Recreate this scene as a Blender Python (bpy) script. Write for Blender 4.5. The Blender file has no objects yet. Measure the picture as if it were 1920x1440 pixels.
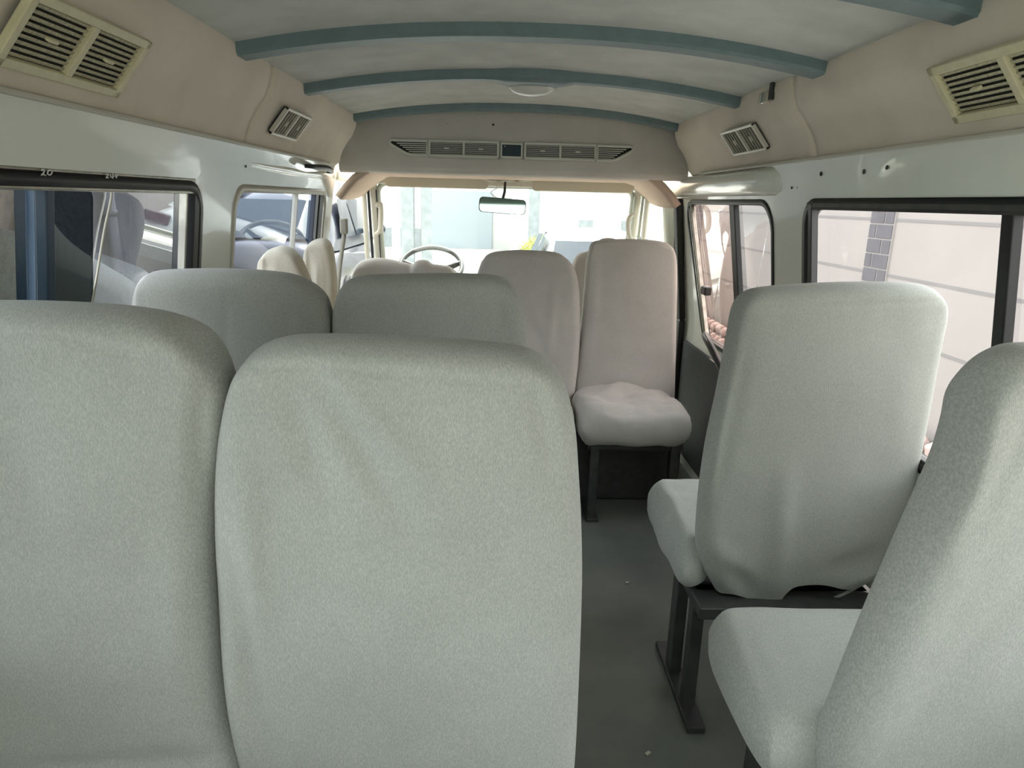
import bpy, bmesh, math, random
from mathutils import Vector, Matrix, noise
from mathutils.geometry import delaunay_2d_cdt
random.seed(4)
# ------------------------------------------------------------------ camera, world, sun, exposure
F_PX = 1280.0
CAM = Vector((-0.08, 0.0, 1.24))
PIT, YAW, ROL = math.radians(15.0), math.radians(1.7), math.radians(1.5)
FW = Vector((math.sin(YAW)*math.cos(PIT), math.cos(YAW)*math.cos(PIT), -math.sin(PIT)))
R0 = Vector((math.cos(YAW), -math.sin(YAW), 0.0)); U0 = R0.cross(FW)
RT = R0*math.cos(ROL)+U0*math.sin(ROL); UP = -R0*math.sin(ROL)+U0*math.cos(ROL)
cd = bpy.data.cameras.new('camera'); cam = bpy.data.objects.new('camera', cd)
bpy.context.scene.collection.objects.link(cam)
M = Matrix((RT, UP, -FW)).transposed().to_4x4(); M.translation = CAM
cam.matrix_world = M
cd.sensor_width = 36.0; cd.lens = F_PX/1920*36; cd.clip_start = 0.02; cd.clip_end = 200
bpy.context.scene.camera = cam
sc = bpy.context.scene
sc.view_settings.view_transform = 'Standard'; sc.view_settings.look = 'None'
sc.view_settings.gamma = 1.0; sc.view_settings.use_curve_mapping = False
sc.view_settings.exposure = 2.25
w = bpy.data.worlds.new('sky'); sc.world = w; w.use_nodes = True
nt = w.node_tree; nt.nodes.clear()
wo = nt.nodes.new('ShaderNodeOutputWorld'); bg = nt.nodes.new('ShaderNodeBackground')
tc = nt.nodes.new('ShaderNodeTexCoord'); sx = nt.nodes.new('ShaderNodeSeparateXYZ'); cr = nt.nodes.new('ShaderNodeValToRGB')
cr.color_ramp.elements[0].position = 0.0; cr.color_ramp.elements[0].color = (0.80, 0.80, 0.74, 1)
cr.color_ramp.elements[1].position = 0.6; cr.color_ramp.elements[1].color = (0.68, 0.73, 0.74, 1)
nt.links.new(tc.outputs['Generated'], sx.inputs[0]); nt.links.new(sx.outputs['Z'], cr.inputs[0])
nt.links.new(cr.outputs[0], bg.inputs[0]); bg.inputs[1].default_value = 1.45
nt.links.new(bg.outputs[0], wo.inputs[0])
sl = bpy.data.lights.new('sun', 'SUN'); sl.energy = 2.6; sl.angle = math.radians(1.0); sl.color = (1.0, 0.96, 0.88)
so = bpy.data.objects.new('sun', sl); sc.collection.objects.link(so)
so.rotation_euler = Vector((0.02, 0.55, 0.83)).to_track_quat('Z', 'Y').to_euler()

# ------------------------------------------------------------------ helpers
col = sc.collection
def ray(px, py): return FW + RT*((px-960)/F_PX) - UP*((py-720)/F_PX)
def on(px, py, ax, val):
    d = ray(px, py); return CAM + d*((val-CAM[ax])/d[ax])
def onpl(px, py, O, n):
    d = ray(px, py); return CAM + d*((O-CAM).dot(n)/d.dot(n))
def tag(o, label=None, cat=None, group=None, kind=None):
    if label: o['label'] = label
    if cat: o['category'] = cat
    if group: o['group'] = group
    if kind: o['kind'] = kind
    return o
def empty(name, loc=(0, 0, 0)):
    o = bpy.data.objects.new(name, None); o.empty_display_size = 0.05; col.objects.link(o); o.location = loc
    return o
def mk(name, bm, m, parent=None, smooth=True, bevel=0, sub=0):
    """link a bmesh given in WORLD coordinates as one object (origin at parent's)"""
    me = bpy.data.meshes.new(name)
    bmesh.ops.recalc_face_normals(bm, faces=bm.faces[:])
    bm.to_mesh(me); bm.free()
    for p in me.polygons: p.use_smooth = smooth
    o = bpy.data.objects.new(name, me); col.objects.link(o)
    if m: me.materials.append(m)
    if parent:
        wp = WM(parent)
        me.transform(wp.inverted()); o.parent = parent
    if bevel:
        b = o.modifiers.new('b', 'BEVEL'); b.width = bevel; b.segments = 3; b.limit_method = 'ANGLE'
        b.angle_limit = math.radians(40)
    if sub:
        s = o.modifiers.new('s', 'SUBSURF'); s.levels = sub; s.render_levels = sub
    return o
def WM(o):
    m = Matrix.Identity(4)
    while o: m = Matrix.Translation(o.location) @ o.rotation_euler.to_matrix().to_4x4() @ m; o = o.parent
    return m
def bbox(bm, c, s, axes=None):
    ax = axes or (Vector((1, 0, 0)), Vector((0, 1, 0)), Vector((0, 0, 1)))
    c = Vector(c); v = []
    for i in (-1, 1):
        for j in (-1, 1):
            for k in (-1, 1): v.append(bm.verts.new(c+ax[0]*(i*s[0]/2)+ax[1]*(j*s[1]/2)+ax[2]*(k*s[2]/2)))
    for f in ((0, 1, 3, 2), (4, 6, 7, 5), (0, 4, 5, 1), (2, 3, 7, 6), (0, 2, 6, 4), (1, 5, 7, 3)):
        bm.faces.new([v[i] for i in f])
def tube(bm, pts, r, n=10, closed=False, prof=None, upv=None):
    """sweep a circle (or profile list of (a,b)) along pts"""
    pts = [Vector(p) for p in pts]; N = len(pts); rings = []
    up = Vector(upv) if upv else None
    prev = None
    for i, p in enumerate(pts):
        if closed: t = pts[(i+1) % N]-pts[i-1]
        else: t = pts[min(i+1, N-1)]-pts[max(i-1, 0)]
        t.normalize()
        if up is not None: a = up.cross(t)
        else:
            a = (prev - t*prev.dot(t)) if prev else (Vector((0, 0, 1)).cross(t) if abs(t.z) < .9 else Vector((1, 0, 0)).cross(t))
        if a.length < 1e-6: a = t.orthogonal()
        a.normalize(); b = t.cross(a); prev = a
        rr = r[i] if isinstance(r, (list, tuple)) else r
        if prof: ring = [bm.verts.new(p+a*u+b*v) for u, v in prof]
        else: ring = [bm.verts.new(p+a*rr*math.cos(2*math.pi*k/n)+b*rr*math.sin(2*math.pi*k/n)) for k in range(n)]
        rings.append(ring)
    m = len(rings[0])
    for i in range(N if closed else N-1):
        A, B = rings[i], rings[(i+1) % N]
        for k in range(m): bm.faces.new((A[k], A[(k+1) % m], B[(k+1) % m], B[k]))
    if not closed:
        bm.faces.new(rings[0]); bm.faces.new(rings[-1][::-1])
def rrect(a0, a1, b0, b1, r, n=6):
    rs = r if isinstance(r, (list, tuple)) else (r, r, r, r)
    out = []
    for (ca, cb, q, rr) in ((a1, b1, 0, rs[0]), (a0, b1, 1, rs[1]), (a0, b0, 2, rs[2]), (a1, b0, 3, rs[3])):
        sa = -1 if q in (0, 3) else 1; sb = -1 if q in (0, 1) else 1
        for k in range(n+1):
            t = math.pi/2*(q+k/n)
            out.append((ca+sa*rr+rr*math.cos(t), cb+sb*rr+rr*math.sin(t)))
    return out
def smooth_line(pts, n):
    """Catmull-Rom resample at equal arc length -> n points"""
    P = [Vector(p) for p in pts]
    if len(P) == 2: return [P[0].lerp(P[1], i/(n-1)) for i in range(n)]
    Q = [2*P[0]-P[1]]+P+[2*P[-1]-P[-2]]; d = []
    for i in range(1, len(Q)-2):
        for k in range(8):
            t = k/8; p0, p1, p2, p3 = Q[i-1], Q[i], Q[i+1], Q[i+2]
            d.append(0.5*((2*p1)+(p2-p0)*t+(2*p0-5*p1+4*p2-p3)*t*t+(3*p1-p0-3*p2+p3)*t**3))
    d.append(P[-1]); L = [0]
    for i in range(1, len(d)): L.append(L[-1]+(d[i]-d[i-1]).length)
    return d, L
def sampler(pts):
    r = smooth_line(pts, 2) if len(pts) == 2 else smooth_line(pts, 0)
    if isinstance(r, list): d = r; L = [0, (r[1]-r[0]).length]
    else: d, L = r
    def f(s):
        x = s*L[-1]
        for i in range(1, len(L)):
            if x <= L[i] or i == len(L)-1:
                h = L[i]-L[i-1]; return d[i-1].lerp(d[i], (x-L[i-1])/h if h > 0 else 0)
    return f
# ------------------------------------------------------------------ materials
def mat(name, c, rough=0.6, metal=0.0, spec=0.5, noise_s=0, c2=None, nlo=.35, nhi=.65, bump=0, bs=40, bd=.002, coat=0, sheen=0, tex='noise', trans=0, emis=None):
    m = bpy.data.materials.new(name); m.use_nodes = True; n = m.node_tree; b = n.nodes['Principled BSDF']
    b.inputs['Base Color'].default_value = (*c, 1); b.inputs['Roughness'].default_value = rough
    b.inputs['Metallic'].default_value = metal; b.inputs['Specular IOR Level'].default_value = spec
    b.inputs['Coat Weight'].default_value = coat; b.inputs['Sheen Weight'].default_value = sheen
    t = n.nodes.new('ShaderNodeTexCoord')
    if noise_s:
        x = n.nodes.new('ShaderNodeTexNoise'); x.inputs['Scale'].default_value = noise_s; x.inputs['Detail'].default_value = 6
        r = n.nodes.new('ShaderNodeValToRGB'); r.color_ramp.elements[0].position = nlo; r.color_ramp.elements[1].position = nhi
        r.color_ramp.elements[0].color = (*c, 1); r.color_ramp.elements[1].color = (*c2, 1)
        n.links.new(t.outputs['Object'], x.inputs['Vector']); n.links.new(x.outputs['Fac'], r.inputs[0]); n.links.new(r.outputs[0], b.inputs['Base Color'])
    if bump:
        x = n.nodes.new('ShaderNodeTexNoise'); x.inputs['Scale'].default_value = bs; x.inputs['Detail'].default_value = 3
        u = n.nodes.new('ShaderNodeBump'); u.inputs['Strength'].default_value = bump; u.inputs['Distance'].default_value = bd
        n.links.new(t.outputs['Object'], x.inputs['Vector']); n.links.new(x.outputs['Fac'], u.inputs['Height']); n.links.new(u.outputs[0], b.inputs['Normal'])
    return m
def fabric(name, c, c2, scale=260):
    """woven jacquard cover: crossed short flecks"""
    m = bpy.data.materials.new(name); m.use_nodes = True; n = m.node_tree; b = n.nodes['Principled BSDF']
    b.inputs['Roughness'].default_value = 0.85; b.inputs['Specular IOR Level'].default_value = 0.25
    b.inputs['Sheen Weight'].default_value = 0.25; b.inputs['Sheen Roughness'].default_value = 0.5
    t = n.nodes.new('ShaderNodeTexCoord'); outs = []
    for rz, sc_ in ((math.radians(32), (1, .28, .28)), (math.radians(-40), (1, .28, .28))):
        mp = n.nodes.new('ShaderNodeMapping'); mp.inputs['Rotation'].default_value = (0, rz, rz*.3); mp.inputs['Scale'].default_value = sc_
        x = n.nodes.new('ShaderNodeTexNoise'); x.inputs['Scale'].default_value = scale; x.inputs['Detail'].default_value = 1.5
        n.links.new(t.outputs['Object'], mp.inputs[0]); n.links.new(mp.outputs[0], x.inputs['Vector']); outs.append(x.outputs['Fac'])
    mx = n.nodes.new('ShaderNodeMath'); mx.operation = 'MAXIMUM'
    n.links.new(outs[0], mx.inputs[0]); n.links.new(outs[1], mx.inputs[1])
    r = n.nodes.new('ShaderNodeValToRGB'); r.color_ramp.elements[0].position = .44; r.color_ramp.elements[1].position = .72
    r.color_ramp.elements[0].color = (*c, 1); r.color_ramp.elements[1].color = (*c2, 1)
    n.links.new(mx.outputs[0], r.inputs[0])
    big = n.nodes.new('ShaderNodeTexNoise'); big.inputs['Scale'].default_value = 5; big.inputs['Detail'].default_value = 3
    n.links.new(t.outputs['Object'], big.inputs['Vector'])
    mr = n.nodes.new('ShaderNodeMapRange'); mr.inputs[1].default_value = .3; mr.inputs[2].default_value = .7; mr.inputs[3].default_value = .93; mr.inputs[4].default_value = 1.05
    n.links.new(big.outputs['Fac'], mr.inputs[0])
    vm = n.nodes.new('ShaderNodeVectorMath'); vm.operation = 'SCALE'
    n.links.new(r.outputs[0], vm.inputs[0]); n.links.new(mr.outputs[0], vm.inputs['Scale']); n.links.new(vm.outputs[0], b.inputs['Base Color'])
    u = n.nodes.new('ShaderNodeBump'); u.inputs['Strength'].default_value = .35; u.inputs['Distance'].default_value = .0012
    n.links.new(mx.outputs[0], u.inputs['Height']); n.links.new(u.outputs[0], b.inputs['Normal'])
    return m
def glass(name, tint=(1, 1, 1), refl=1.0, dirt=0.0, rough=0.0):
    m = bpy.data.materials.new(name); m.use_nodes = True; n = m.node_tree; n.nodes.clear()
    o = n.nodes.new('ShaderNodeOutputMaterial'); tr = n.nodes.new('ShaderNodeBsdfTransparent'); tr.inputs[0].default_value = (*tint, 1)
    g = n.nodes.new('ShaderNodeBsdfGlossy'); g.inputs['Roughness'].default_value = rough
    fr = n.nodes.new('ShaderNodeFresnel'); fr.inputs[0].default_value = 1.5
    ml = n.nodes.new('ShaderNodeMath'); ml.operation = 'MULTIPLY'; ml.inputs[1].default_value = refl
    mx = n.nodes.new('ShaderNodeMixShader')
    n.links.new(fr.outputs[0], ml.inputs[0]); n.links.new(ml.outputs[0], mx.inputs[0])
    n.links.new(tr.outputs[0], mx.inputs[1]); n.links.new(g.outputs[0], mx.inputs[2])
    last = mx.outputs[0]
    if dirt:
        df = n.nodes.new('ShaderNodeBsdfDiffuse'); df.inputs[0].default_value = (.5, .5, .48, 1)
        t = n.nodes.new('ShaderNodeTexCoord'); x = n.nodes.new('ShaderNodeTexNoise'); x.inputs['Scale'].default_value = 60; x.inputs['Detail'].default_value = 5
        r = n.nodes.new('ShaderNodeMapRange'); r.inputs[1].default_value = .5; r.inputs[2].default_value = .8; r.inputs[3].default_value = 0.01; r.inputs[4].default_value = dirt
        n.links.new(t.outputs['Object'], x.inputs['Vector']); n.links.new(x.outputs['Fac'], r.inputs[0])
        m2 = n.nodes.new('ShaderNodeMixShader'); n.links.new(r.outputs[0], m2.inputs[0]); n.links.new(last, m2.inputs[1]); n.links.new(df.outputs[0], m2.inputs[2]); last = m2.outputs[0]
    n.links.new(last, o.inputs[0]); return m

FAB = fabric('seat_cover_grey', (.345, .36, .33), (.475, .485, .445), 760)
FABG = fabric('seat_cover_green_grey', (.33, .34, .305), (.42, .43, .385), 700)
FABT = fabric('seat_cover_taupe', (.475, .455, .42), (.565, .54, .50), 700)
FABC = fabric('seat_cover_cream', (.54, .48, .36), (.64, .58, .45), 700)
PAINT = mat('body_paint', (.78, .81, .73), .16, spec=.55, noise_s=3, c2=(.82, .85, .77), coat=.5, bump=.18, bs=9, bd=.006)
PAINTD = mat('body_paint_plain', (.44, .47, .40), .3, spec=.5)
CARPET = mat('ceiling_carpet', (.47, .48, .44), .95, spec=.1, noise_s=9, c2=(.56, .57, .525), bump=.5, bs=220, bd=.002, sheen=.2)
RIB = mat('roof_rib_vinyl', (.13, .185, .195), .5, noise_s=30, c2=(.15, .21, .22))
DUCT = mat('duct_suede', (.66, .59, .485), .9, spec=.15, noise_s=7, c2=(.73, .655, .545), bump=.15, bs=300, bd=.001, sheen=.3)
PANEL = mat('front_panel_cloth', (.58, .555, .505), .9, spec=.15, noise_s=7, c2=(.63, .60, .55), bump=.15, bs=300, bd=.001)
CABH = mat('cab_headliner', (.55, .44, .35), .9, spec=.1, bump=.1, bs=200, bd=.001)
VISOR = mat('visor_vinyl', (.52, .48, .38), .7, bump=.15, bs=90, bd=.001)
CREAM = mat('cream_plastic', (.60, .56, .36), .4, noise_s=60, c2=(.65, .61, .40))
IVORY = mat('ivory_plastic', (.52, .50, .42), .4)
GREYP = mat('grey_green_plastic', (.62, .64, .56), .45)
DKHOLE = mat('dark_duct_hole', (.025, .025, .02), .9)
DUSTY = mat('dusty_slat', (.60, .56, .38), .7, noise_s=200, c2=(.38, .35, .24))
BLACK = mat('black_rubber', (.012, .013, .014), .45, spec=.4)
BLACKP = mat('black_plastic', (.02, .022, .023), .35)
METALK = mat('black_painted_steel', (.035, .037, .037), .5, noise_s=25, c2=(.06, .06, .056))
FLOOR = mat('rubber_floor', (.13, .14, .125), .5, noise_s=3.5, c2=(.22, .225, .195), nlo=.3, nhi=.75, bump=.2, bs=30, bd=.003)
DOORP = mat('dark_door_trim', (.05, .058, .058), .7, noise_s=40, c2=(.04, .046, .046))
CHROME = mat('chrome', (.8, .8, .8), .12, metal=1.0)
ALU = mat('window_rail_metal', (.42, .42, .38), .25, metal=.9, noise_s=30, c2=(.3, .3, .27))
CHALK = mat('white_paint_marks', (.75, .75, .7), .8)
LENS = mat('milky_lamp_lens', (.62, .62, .58), .25, spec=.6, bump=.3, bs=60, bd=.002)
BELT = mat('belt_webbing', (.30, .29, .26), .7)
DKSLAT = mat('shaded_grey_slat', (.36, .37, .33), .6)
G_CLEAR = glass('clear_window_glass', (.94, .96, .95), 1.2, .05)
G_REAR = glass('dimmed_rear_glass', (.60, .62, .60), 1.0)  # unseen pane, tint added to cut daylight on the near seats
G_WIND = glass('windshield_glass', (.97, .99, .98), .8, .03)
G_DIRTY = glass('dusty_blue_glass', (.72, .80, .88), 1.2, .35)
G_SMOKE = glass('blackened_glass', (.10, .11, .11), .06, 0)
G_LEFT = glass('blue_tinted_glass', (.80, .82, .92), .6, .06)
G_LEFT2 = glass('dark_reflecting_glass', (.62, .66, .78), 1.4, .04)
G_PINK = glass('pink_tinted_glass', (.90, .72, .67), .35, .02)
G_LILAC = glass('lilac_tinted_glass', (.92, .90, .92), .4, .015)
MIRR = mat('mirror_glass', (.42, .56, .52), .03, metal=1.0)

# ------------------------------------------------------------------ van shell
W0, Z0 = [0, .70, 1.27, 1.42, 1.60], [.865, .865, .79, .755, .70]
def xw(z):
    for i in range(4):
        if z <= W0[i+1]: return Z0[i]+(Z0[i+1]-Z0[i])*(z-W0[i])/(W0[i+1]-W0[i])
    return Z0[-1]
def wall_mesh(side, y0, y1, z0, z1, holes, thick=.03):
    vin, edg = [], []
    def loop(pts):
        b = len(vin); vin.extend([Vector(p) for p in pts]); n = len(pts)
        for i in range(n): edg.append((b+i, b+(i+1) % n))
    outer = []
    zs = [z0]+[z for z in W0 if z0 < z < z1]+[z1]
    outer = [(y0, z) for z in zs]+[(y1, z) for z in reversed(zs)]
    loop(outer)
    for h in holes: loop(h)
    for z in W0:
        if z0 < z < z1: pass
    y = y0+.12
    while y < y1-.05:
        z = z0+.1
        while z < z1-.03: vin.append(Vector((y, z))); z += .1
        y += .15
    v2, e2, f2, *_ = delaunay_2d_cdt(vin, edg, [], 0, 1e-5)
    def inside(p, poly):
        c = False; n = len(poly)
        for i in range(n):
            a, b = poly[i], poly[i-1]
            if (a[1] > p[1]) != (b[1] > p[1]) and p[0] < (b[0]-a[0])*(p[1]-a[1])/(b[1]-a[1])+a[0]: c = not c
        return c
    bm = bmesh.new(); vs = [bm.verts.new((side*xw(p.y), p.x, p.y)) for p in v2]
    for f in f2:
        cx = sum(v2[i].x for i in f)/3; cz = sum(v2[i].y for i in f)/3
        if not (y0 < cx < y1 and z0 < cz < z1) or any(inside((cx, cz), h) for h in holes): continue
        try: bm.faces.new([vs[i] for i in f])
        except Exception: pass
    bmesh.ops.delete(bm, geom=[v for v in bm.verts if not v.link_faces], context='VERTS')
    r = bmesh.ops.extrude_face_region(bm, geom=bm.faces[:])
    for v in [g for g in r['geom'] if isinstance(g, bmesh.types.BMVert)]: v.co.x += side*thick
    return bm
def win_loop(y0, y1, z0, z1, r): return rrect(y0, y1, z0, z1, r)
def sh(side, y, z):
    """the sliding-door window leans: its front edge runs back towards the sill"""
    return y-.22*max(0, (1.262-z)/.6)*max(0, min(1, (y-2.3)/1.0)) if side > 0 and y > 2.1 else y
def w3(side, loop, off=0.0): return [Vector((side*(xw(z)+off), sh(side, y, z), z)) for y, z in loop]
def window(name, side, y0, y1, z0, z1, r, fr_m, fr=.022, depth=.03, inset=.012):
    root = empty(name, (side*xw(z0), (y0+y1)/2, z0)); root['kind'] = 'structure'
    bm = bmesh.new()
    L = w3(side, win_loop(y0, y1, z0, z1, r), .012)
    p = [(-fr/2, -depth/2), (fr/2, -depth/2), (fr/2, -depth/2+.008), (fr*.2, -depth/2+.012), (fr*.2, 0.002), (fr/2, .006), (fr/2, depth/2), (-fr/2, depth/2)]
    n = len(L)
    # rings with explicit axes: inward-in-plane and outward x
    rings = []
    cy, cz = (y0+y1)/2, (z0+z1)/2
    for i in range(n):
        t = (L[(i+1) % n]-L[i-1]).normalized(); ox = Vector((side, 0, 0)); a = t.cross(ox).normalized()
        if a.dot(Vector((0, cy-L[i].y, cz-L[i].z))) < 0: a = -a
        rings.append([bm.verts.new(L[i]+a*(u+fr*.3)+ox*v) for u, v in p])
    for i in range(n):
        A, B = rings[i], rings[(i+1) % n]
        for k in range(len(p)): bm.faces.new((A[k], A[(k+1) % len(p)], B[(k+1) % len(p)], B[k]))
    mk('window_frame', bm, fr_m, root)
    return root
def pane(root, side, y0, y1, z0, z1, r, m, off=.018, name='pane', label=None):
    bm = bmesh.new(); bm.faces.new([bm.verts.new(p) for p in w3(side, rrect(y0, y1, z0, z1, r), off)])
    o = mk(name, bm, m, root, smooth=False)
    if label: o['label'] = label
    return o
def bar(root, side, y, wd, z0, z1, m, off=.012, d=.02, name='window_divider'):
    bm = bmesh.new(); a = Vector((side*(xw(z0)+off), sh(side, y, z0), z0)); b = Vector((side*(xw(z1)+off), sh(side, y, z1), z1))
    ax = (b-a).normalized(); bbox(bm, (a+b)/2, (d, wd, (b-a).length), (ax.cross(Vector((0, 1, 0))), Vector((0, 1, 0)), ax))
    return mk(name, bm, m, root, smooth=False, bevel=.003)

LW1 = (-.42, 1.74, .69, 1.262); LW2 = (1.95, 3.00, .69, 1.262)
RW1 = (-.42, 1.98, .69, 1.262); RW2 = (2.20, 3.225, .66, 1.262)
hl = [win_loop(*LW1, .07), win_loop(*LW2, .07)]
hr = [win_loop(*RW1, .07), [(sh(1, y, z), z) for y, z in win_loop(*RW2, (.10, .10, .07, .07))]]
YF = 3.50
wl = mk('wall_left', wall_mesh(-1, -.62, 3.12, 0, 1.62, hl), PAINT, smooth=False); wl['kind'] = 'structure'
wr = mk('wall_right', wall_mesh(1, -.62, YF, 0, 1.62, hr), PAINT, smooth=False); wr['kind'] = 'structure'
for o in (wl, wr):
    for p in o.data.polygons: p.use_smooth = True
    e = o.modifiers.new('e', 'EDGE_SPLIT'); e.split_angle = math.radians(30)
# floor
bm = bmesh.new(); bbox(bm, (0, 1.55, -.02), (1.74, 4.3, .04)); fl = mk('floor', bm, FLOOR, smooth=False); fl['kind'] = 'structure'
# arched ceiling
def zc(x): return 1.622-.062*(abs(x)/.68)**2.2
def ceil_strip(y0, y1, x0, x1, lo, hi, nx=40, ny=2):
    bm = bmesh.new(); g = []
    for j in range(ny+1):
        y = y0+(y1-y0)*j/ny
        g.append([(bm.verts.new((x0+(x1-x0)*i/nx, y, zc(x0+(x1-x0)*i/nx)+lo)), bm.verts.new((x0+(x1-x0)*i/nx, y, zc(x0+(x1-x0)*i/nx)+hi))) for i in range(nx+1)])
    for j in range(ny):
        for i in range(nx):
            for k in (0, 1): bm.faces.new((g[j][i][k], g[j][i+1][k], g[j+1][i+1][k], g[j+1][i][k]))
    for j in range(ny):
        for i in (0, nx): bm.faces.new((g[j][i][0], g[j+1][i][0], g[j+1][i][1], g[j][i][1]))
    for i in range(nx):
        for j in (0, ny): bm.faces.new((g[j][i][0], g[j][i+1][0], g[j][i+1][1], g[j][i][1]))
    return bm
c = mk('ceiling', ceil_strip(-.62, 3.30, -.76, .76, 0, .03, ny=24), CARPET); c['kind'] = 'structure'
c.modifiers.new('e', 'EDGE_SPLIT').split_angle = math.radians(40)
# rear wall with a big tailgate window (behind the camera, lets daylight in)
bm = bmesh.new()
for (x0, x1, z0, z1) in ((-.86, .86, 0, .72), (-.86, -.70, .72, 1.62), (.70, .86, .72, 1.62), (-.70, .70, 1.42, 1.70)):
    bbox(bm, ((x0+x1)/2, -.64, (z0+z1)/2), (x1-x0, .04, z1-z0))
o = mk('wall_back', bm, PAINTD, smooth=False); o['kind'] = 'structure'
r_ = empty('window_5', (0, -.64, .72)); r_['kind'] = 'structure'
bm = bmesh.new(); bm.faces.new([bm.verts.new((x, -.64, z)) for x, z in ((-.70, .72), (.70, .72), (.70, 1.42), (-.70, 1.42))]); mk('pane', bm, G_REAR, r_, smooth=False)

# roof ribs
for k, (yy, wdt) in enumerate(((1.19, .075), (1.70, .075), (2.25, .06), (2.99, .055))):
    hgt = .028
    bm = bmesh.new(); nx = 44; prof = [(-wdt/2, .0), (-wdt/2, -hgt*.75), (-wdt/2+.006, -hgt), (wdt/2-.012, -hgt), (wdt/2, -hgt*.5), (wdt/2+.008, 0)]
    rings = []
    for i in range(nx+1):
        x = -.69+1.38*i/nx
        g = max(0, 1-(abs(x-.028)/.13)**2.5) if k == 2 else 0
        rings.append([bm.verts.new((x, yy+a*(1+1.9*g)+(.035*g), zc(x)+b*(1+.25*g))) for a, b in prof])
    for i in range(nx):
        for j in range(len(prof)-1): bm.faces.new((rings[i][j], rings[i][j+1], rings[i+1][j+1], rings[i+1][j]))
        bm.faces.new((rings[i][-1], rings[i][0], rings[i+1][0], rings[i+1][-1]))
    bm.faces.new(rings[0]); bm.faces.new(rings[-1])
    o = mk('trim_%d' % (k+1), bm, RIB); o['kind'] = 'structure'
    o.modifiers.new('e', 'EDGE_SPLIT').split_angle = math.radians(35)
# dome lamp on third rib
root = empty('dome_lamp', (0, 2.33, 1.61)); tag(root, 'oval milky ceiling lamp on the bulge of a roof rib', 'ceiling lamp')
bm = bmesh.new(); bmesh.ops.create_uvsphere(bm, u_segments=32, v_segments=14, radius=1, matrix=Matrix.Translation((.028, 2.34, 1.599)) @ Matrix.Diagonal((.082, .062, .036, 1)))
bmesh.ops.delete(bm, geom=[v for v in bm.verts if v.co.z > 1.606], context='VERTS'); mk('lamp_lens', bm, LENS, root)
bm = bmesh.new(); tube(bm, [(.028+.085*math.cos(a), 2.34+.064*math.sin(a), 1.602) for a in [2*math.pi*i/40 for i in range(40)]], .006, closed=True); mk('lamp_rim', bm, GREYP, root)

# ------------------------------------------------------------------ air ducts along both sides
DP = [(.775, 1.368), (.757, 1.364), (.746, 1.372), (.741, 1.395), (.725, 1.428), (.705, 1.457), (.682, 1.485), (.668, 1.515), (.661, 1.545), (.662, 1.570), (.672, 1.590), (.70, 1.60)]
def duct_section(side, ya, yb, front_close, root, name='duct_cover'):
    bm = bmesh.new(); n = 60; rings = []
    for i in range(n+1):
        y = ya+(yb-ya)*i/n; ring = []
        q = 0
        if front_close:
            d = (yb-y)/.16
            if d < 1: q = 1-math.sqrt(max(0, 1-(1-d)**2.4))
        for k, (x, z) in enumerate(DP):
            cx, cz = .765, 1.49
            nn = noise.noise(Vector((side*3+x*6, y*2.2, z*6)))*.005+noise.noise(Vector((side*7, y*14, z*9)))*.0022
            if front_close: nn += .006*math.exp(-((y-2.70-(z-1.45)*1.5)/.02)**2)+.004*math.exp(-((y-2.83-(z-1.45)*1.2)/.015)**2)
            xx = x+(cx-x)*q*.85+nn; zz = z+(cz-z)*q*.5*(1 if z < cz else .3)
            for ry in (1.70, 2.25, 2.99, 1.19):                      # cloth puckers where ribs push into it
                zz -= (.018*math.exp(-((y-ry)/.035)**2) if z > 1.54 else 0)
            e = min(abs(y-ya), abs(yb-y)) if not front_close else abs(y-ya)
            if e < .006: xx += .006
            ring.append(bm.verts.new((side*xx, y, zz)))
        rings.append(ring)
    for i in range(n):
        for k in range(len(DP)-1): bm.faces.new((rings[i][k], rings[i][k+1], rings[i+1][k+1], rings[i+1][k]))
    bm.faces.new(rings[0]); bm.faces.new(rings[-1])
    o = mk(name, bm, DUCT, root); return o
def duct_point(side, y, t):
    """t 0..1 from bottom to top of the inner face"""
    a, b = Vector((.742, 1.408)), Vector((.677, 1.490)); p = a.lerp(b, t)
    bul = 0.0
    return Vector((side*(p.x-bul), y, p.y))
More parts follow.
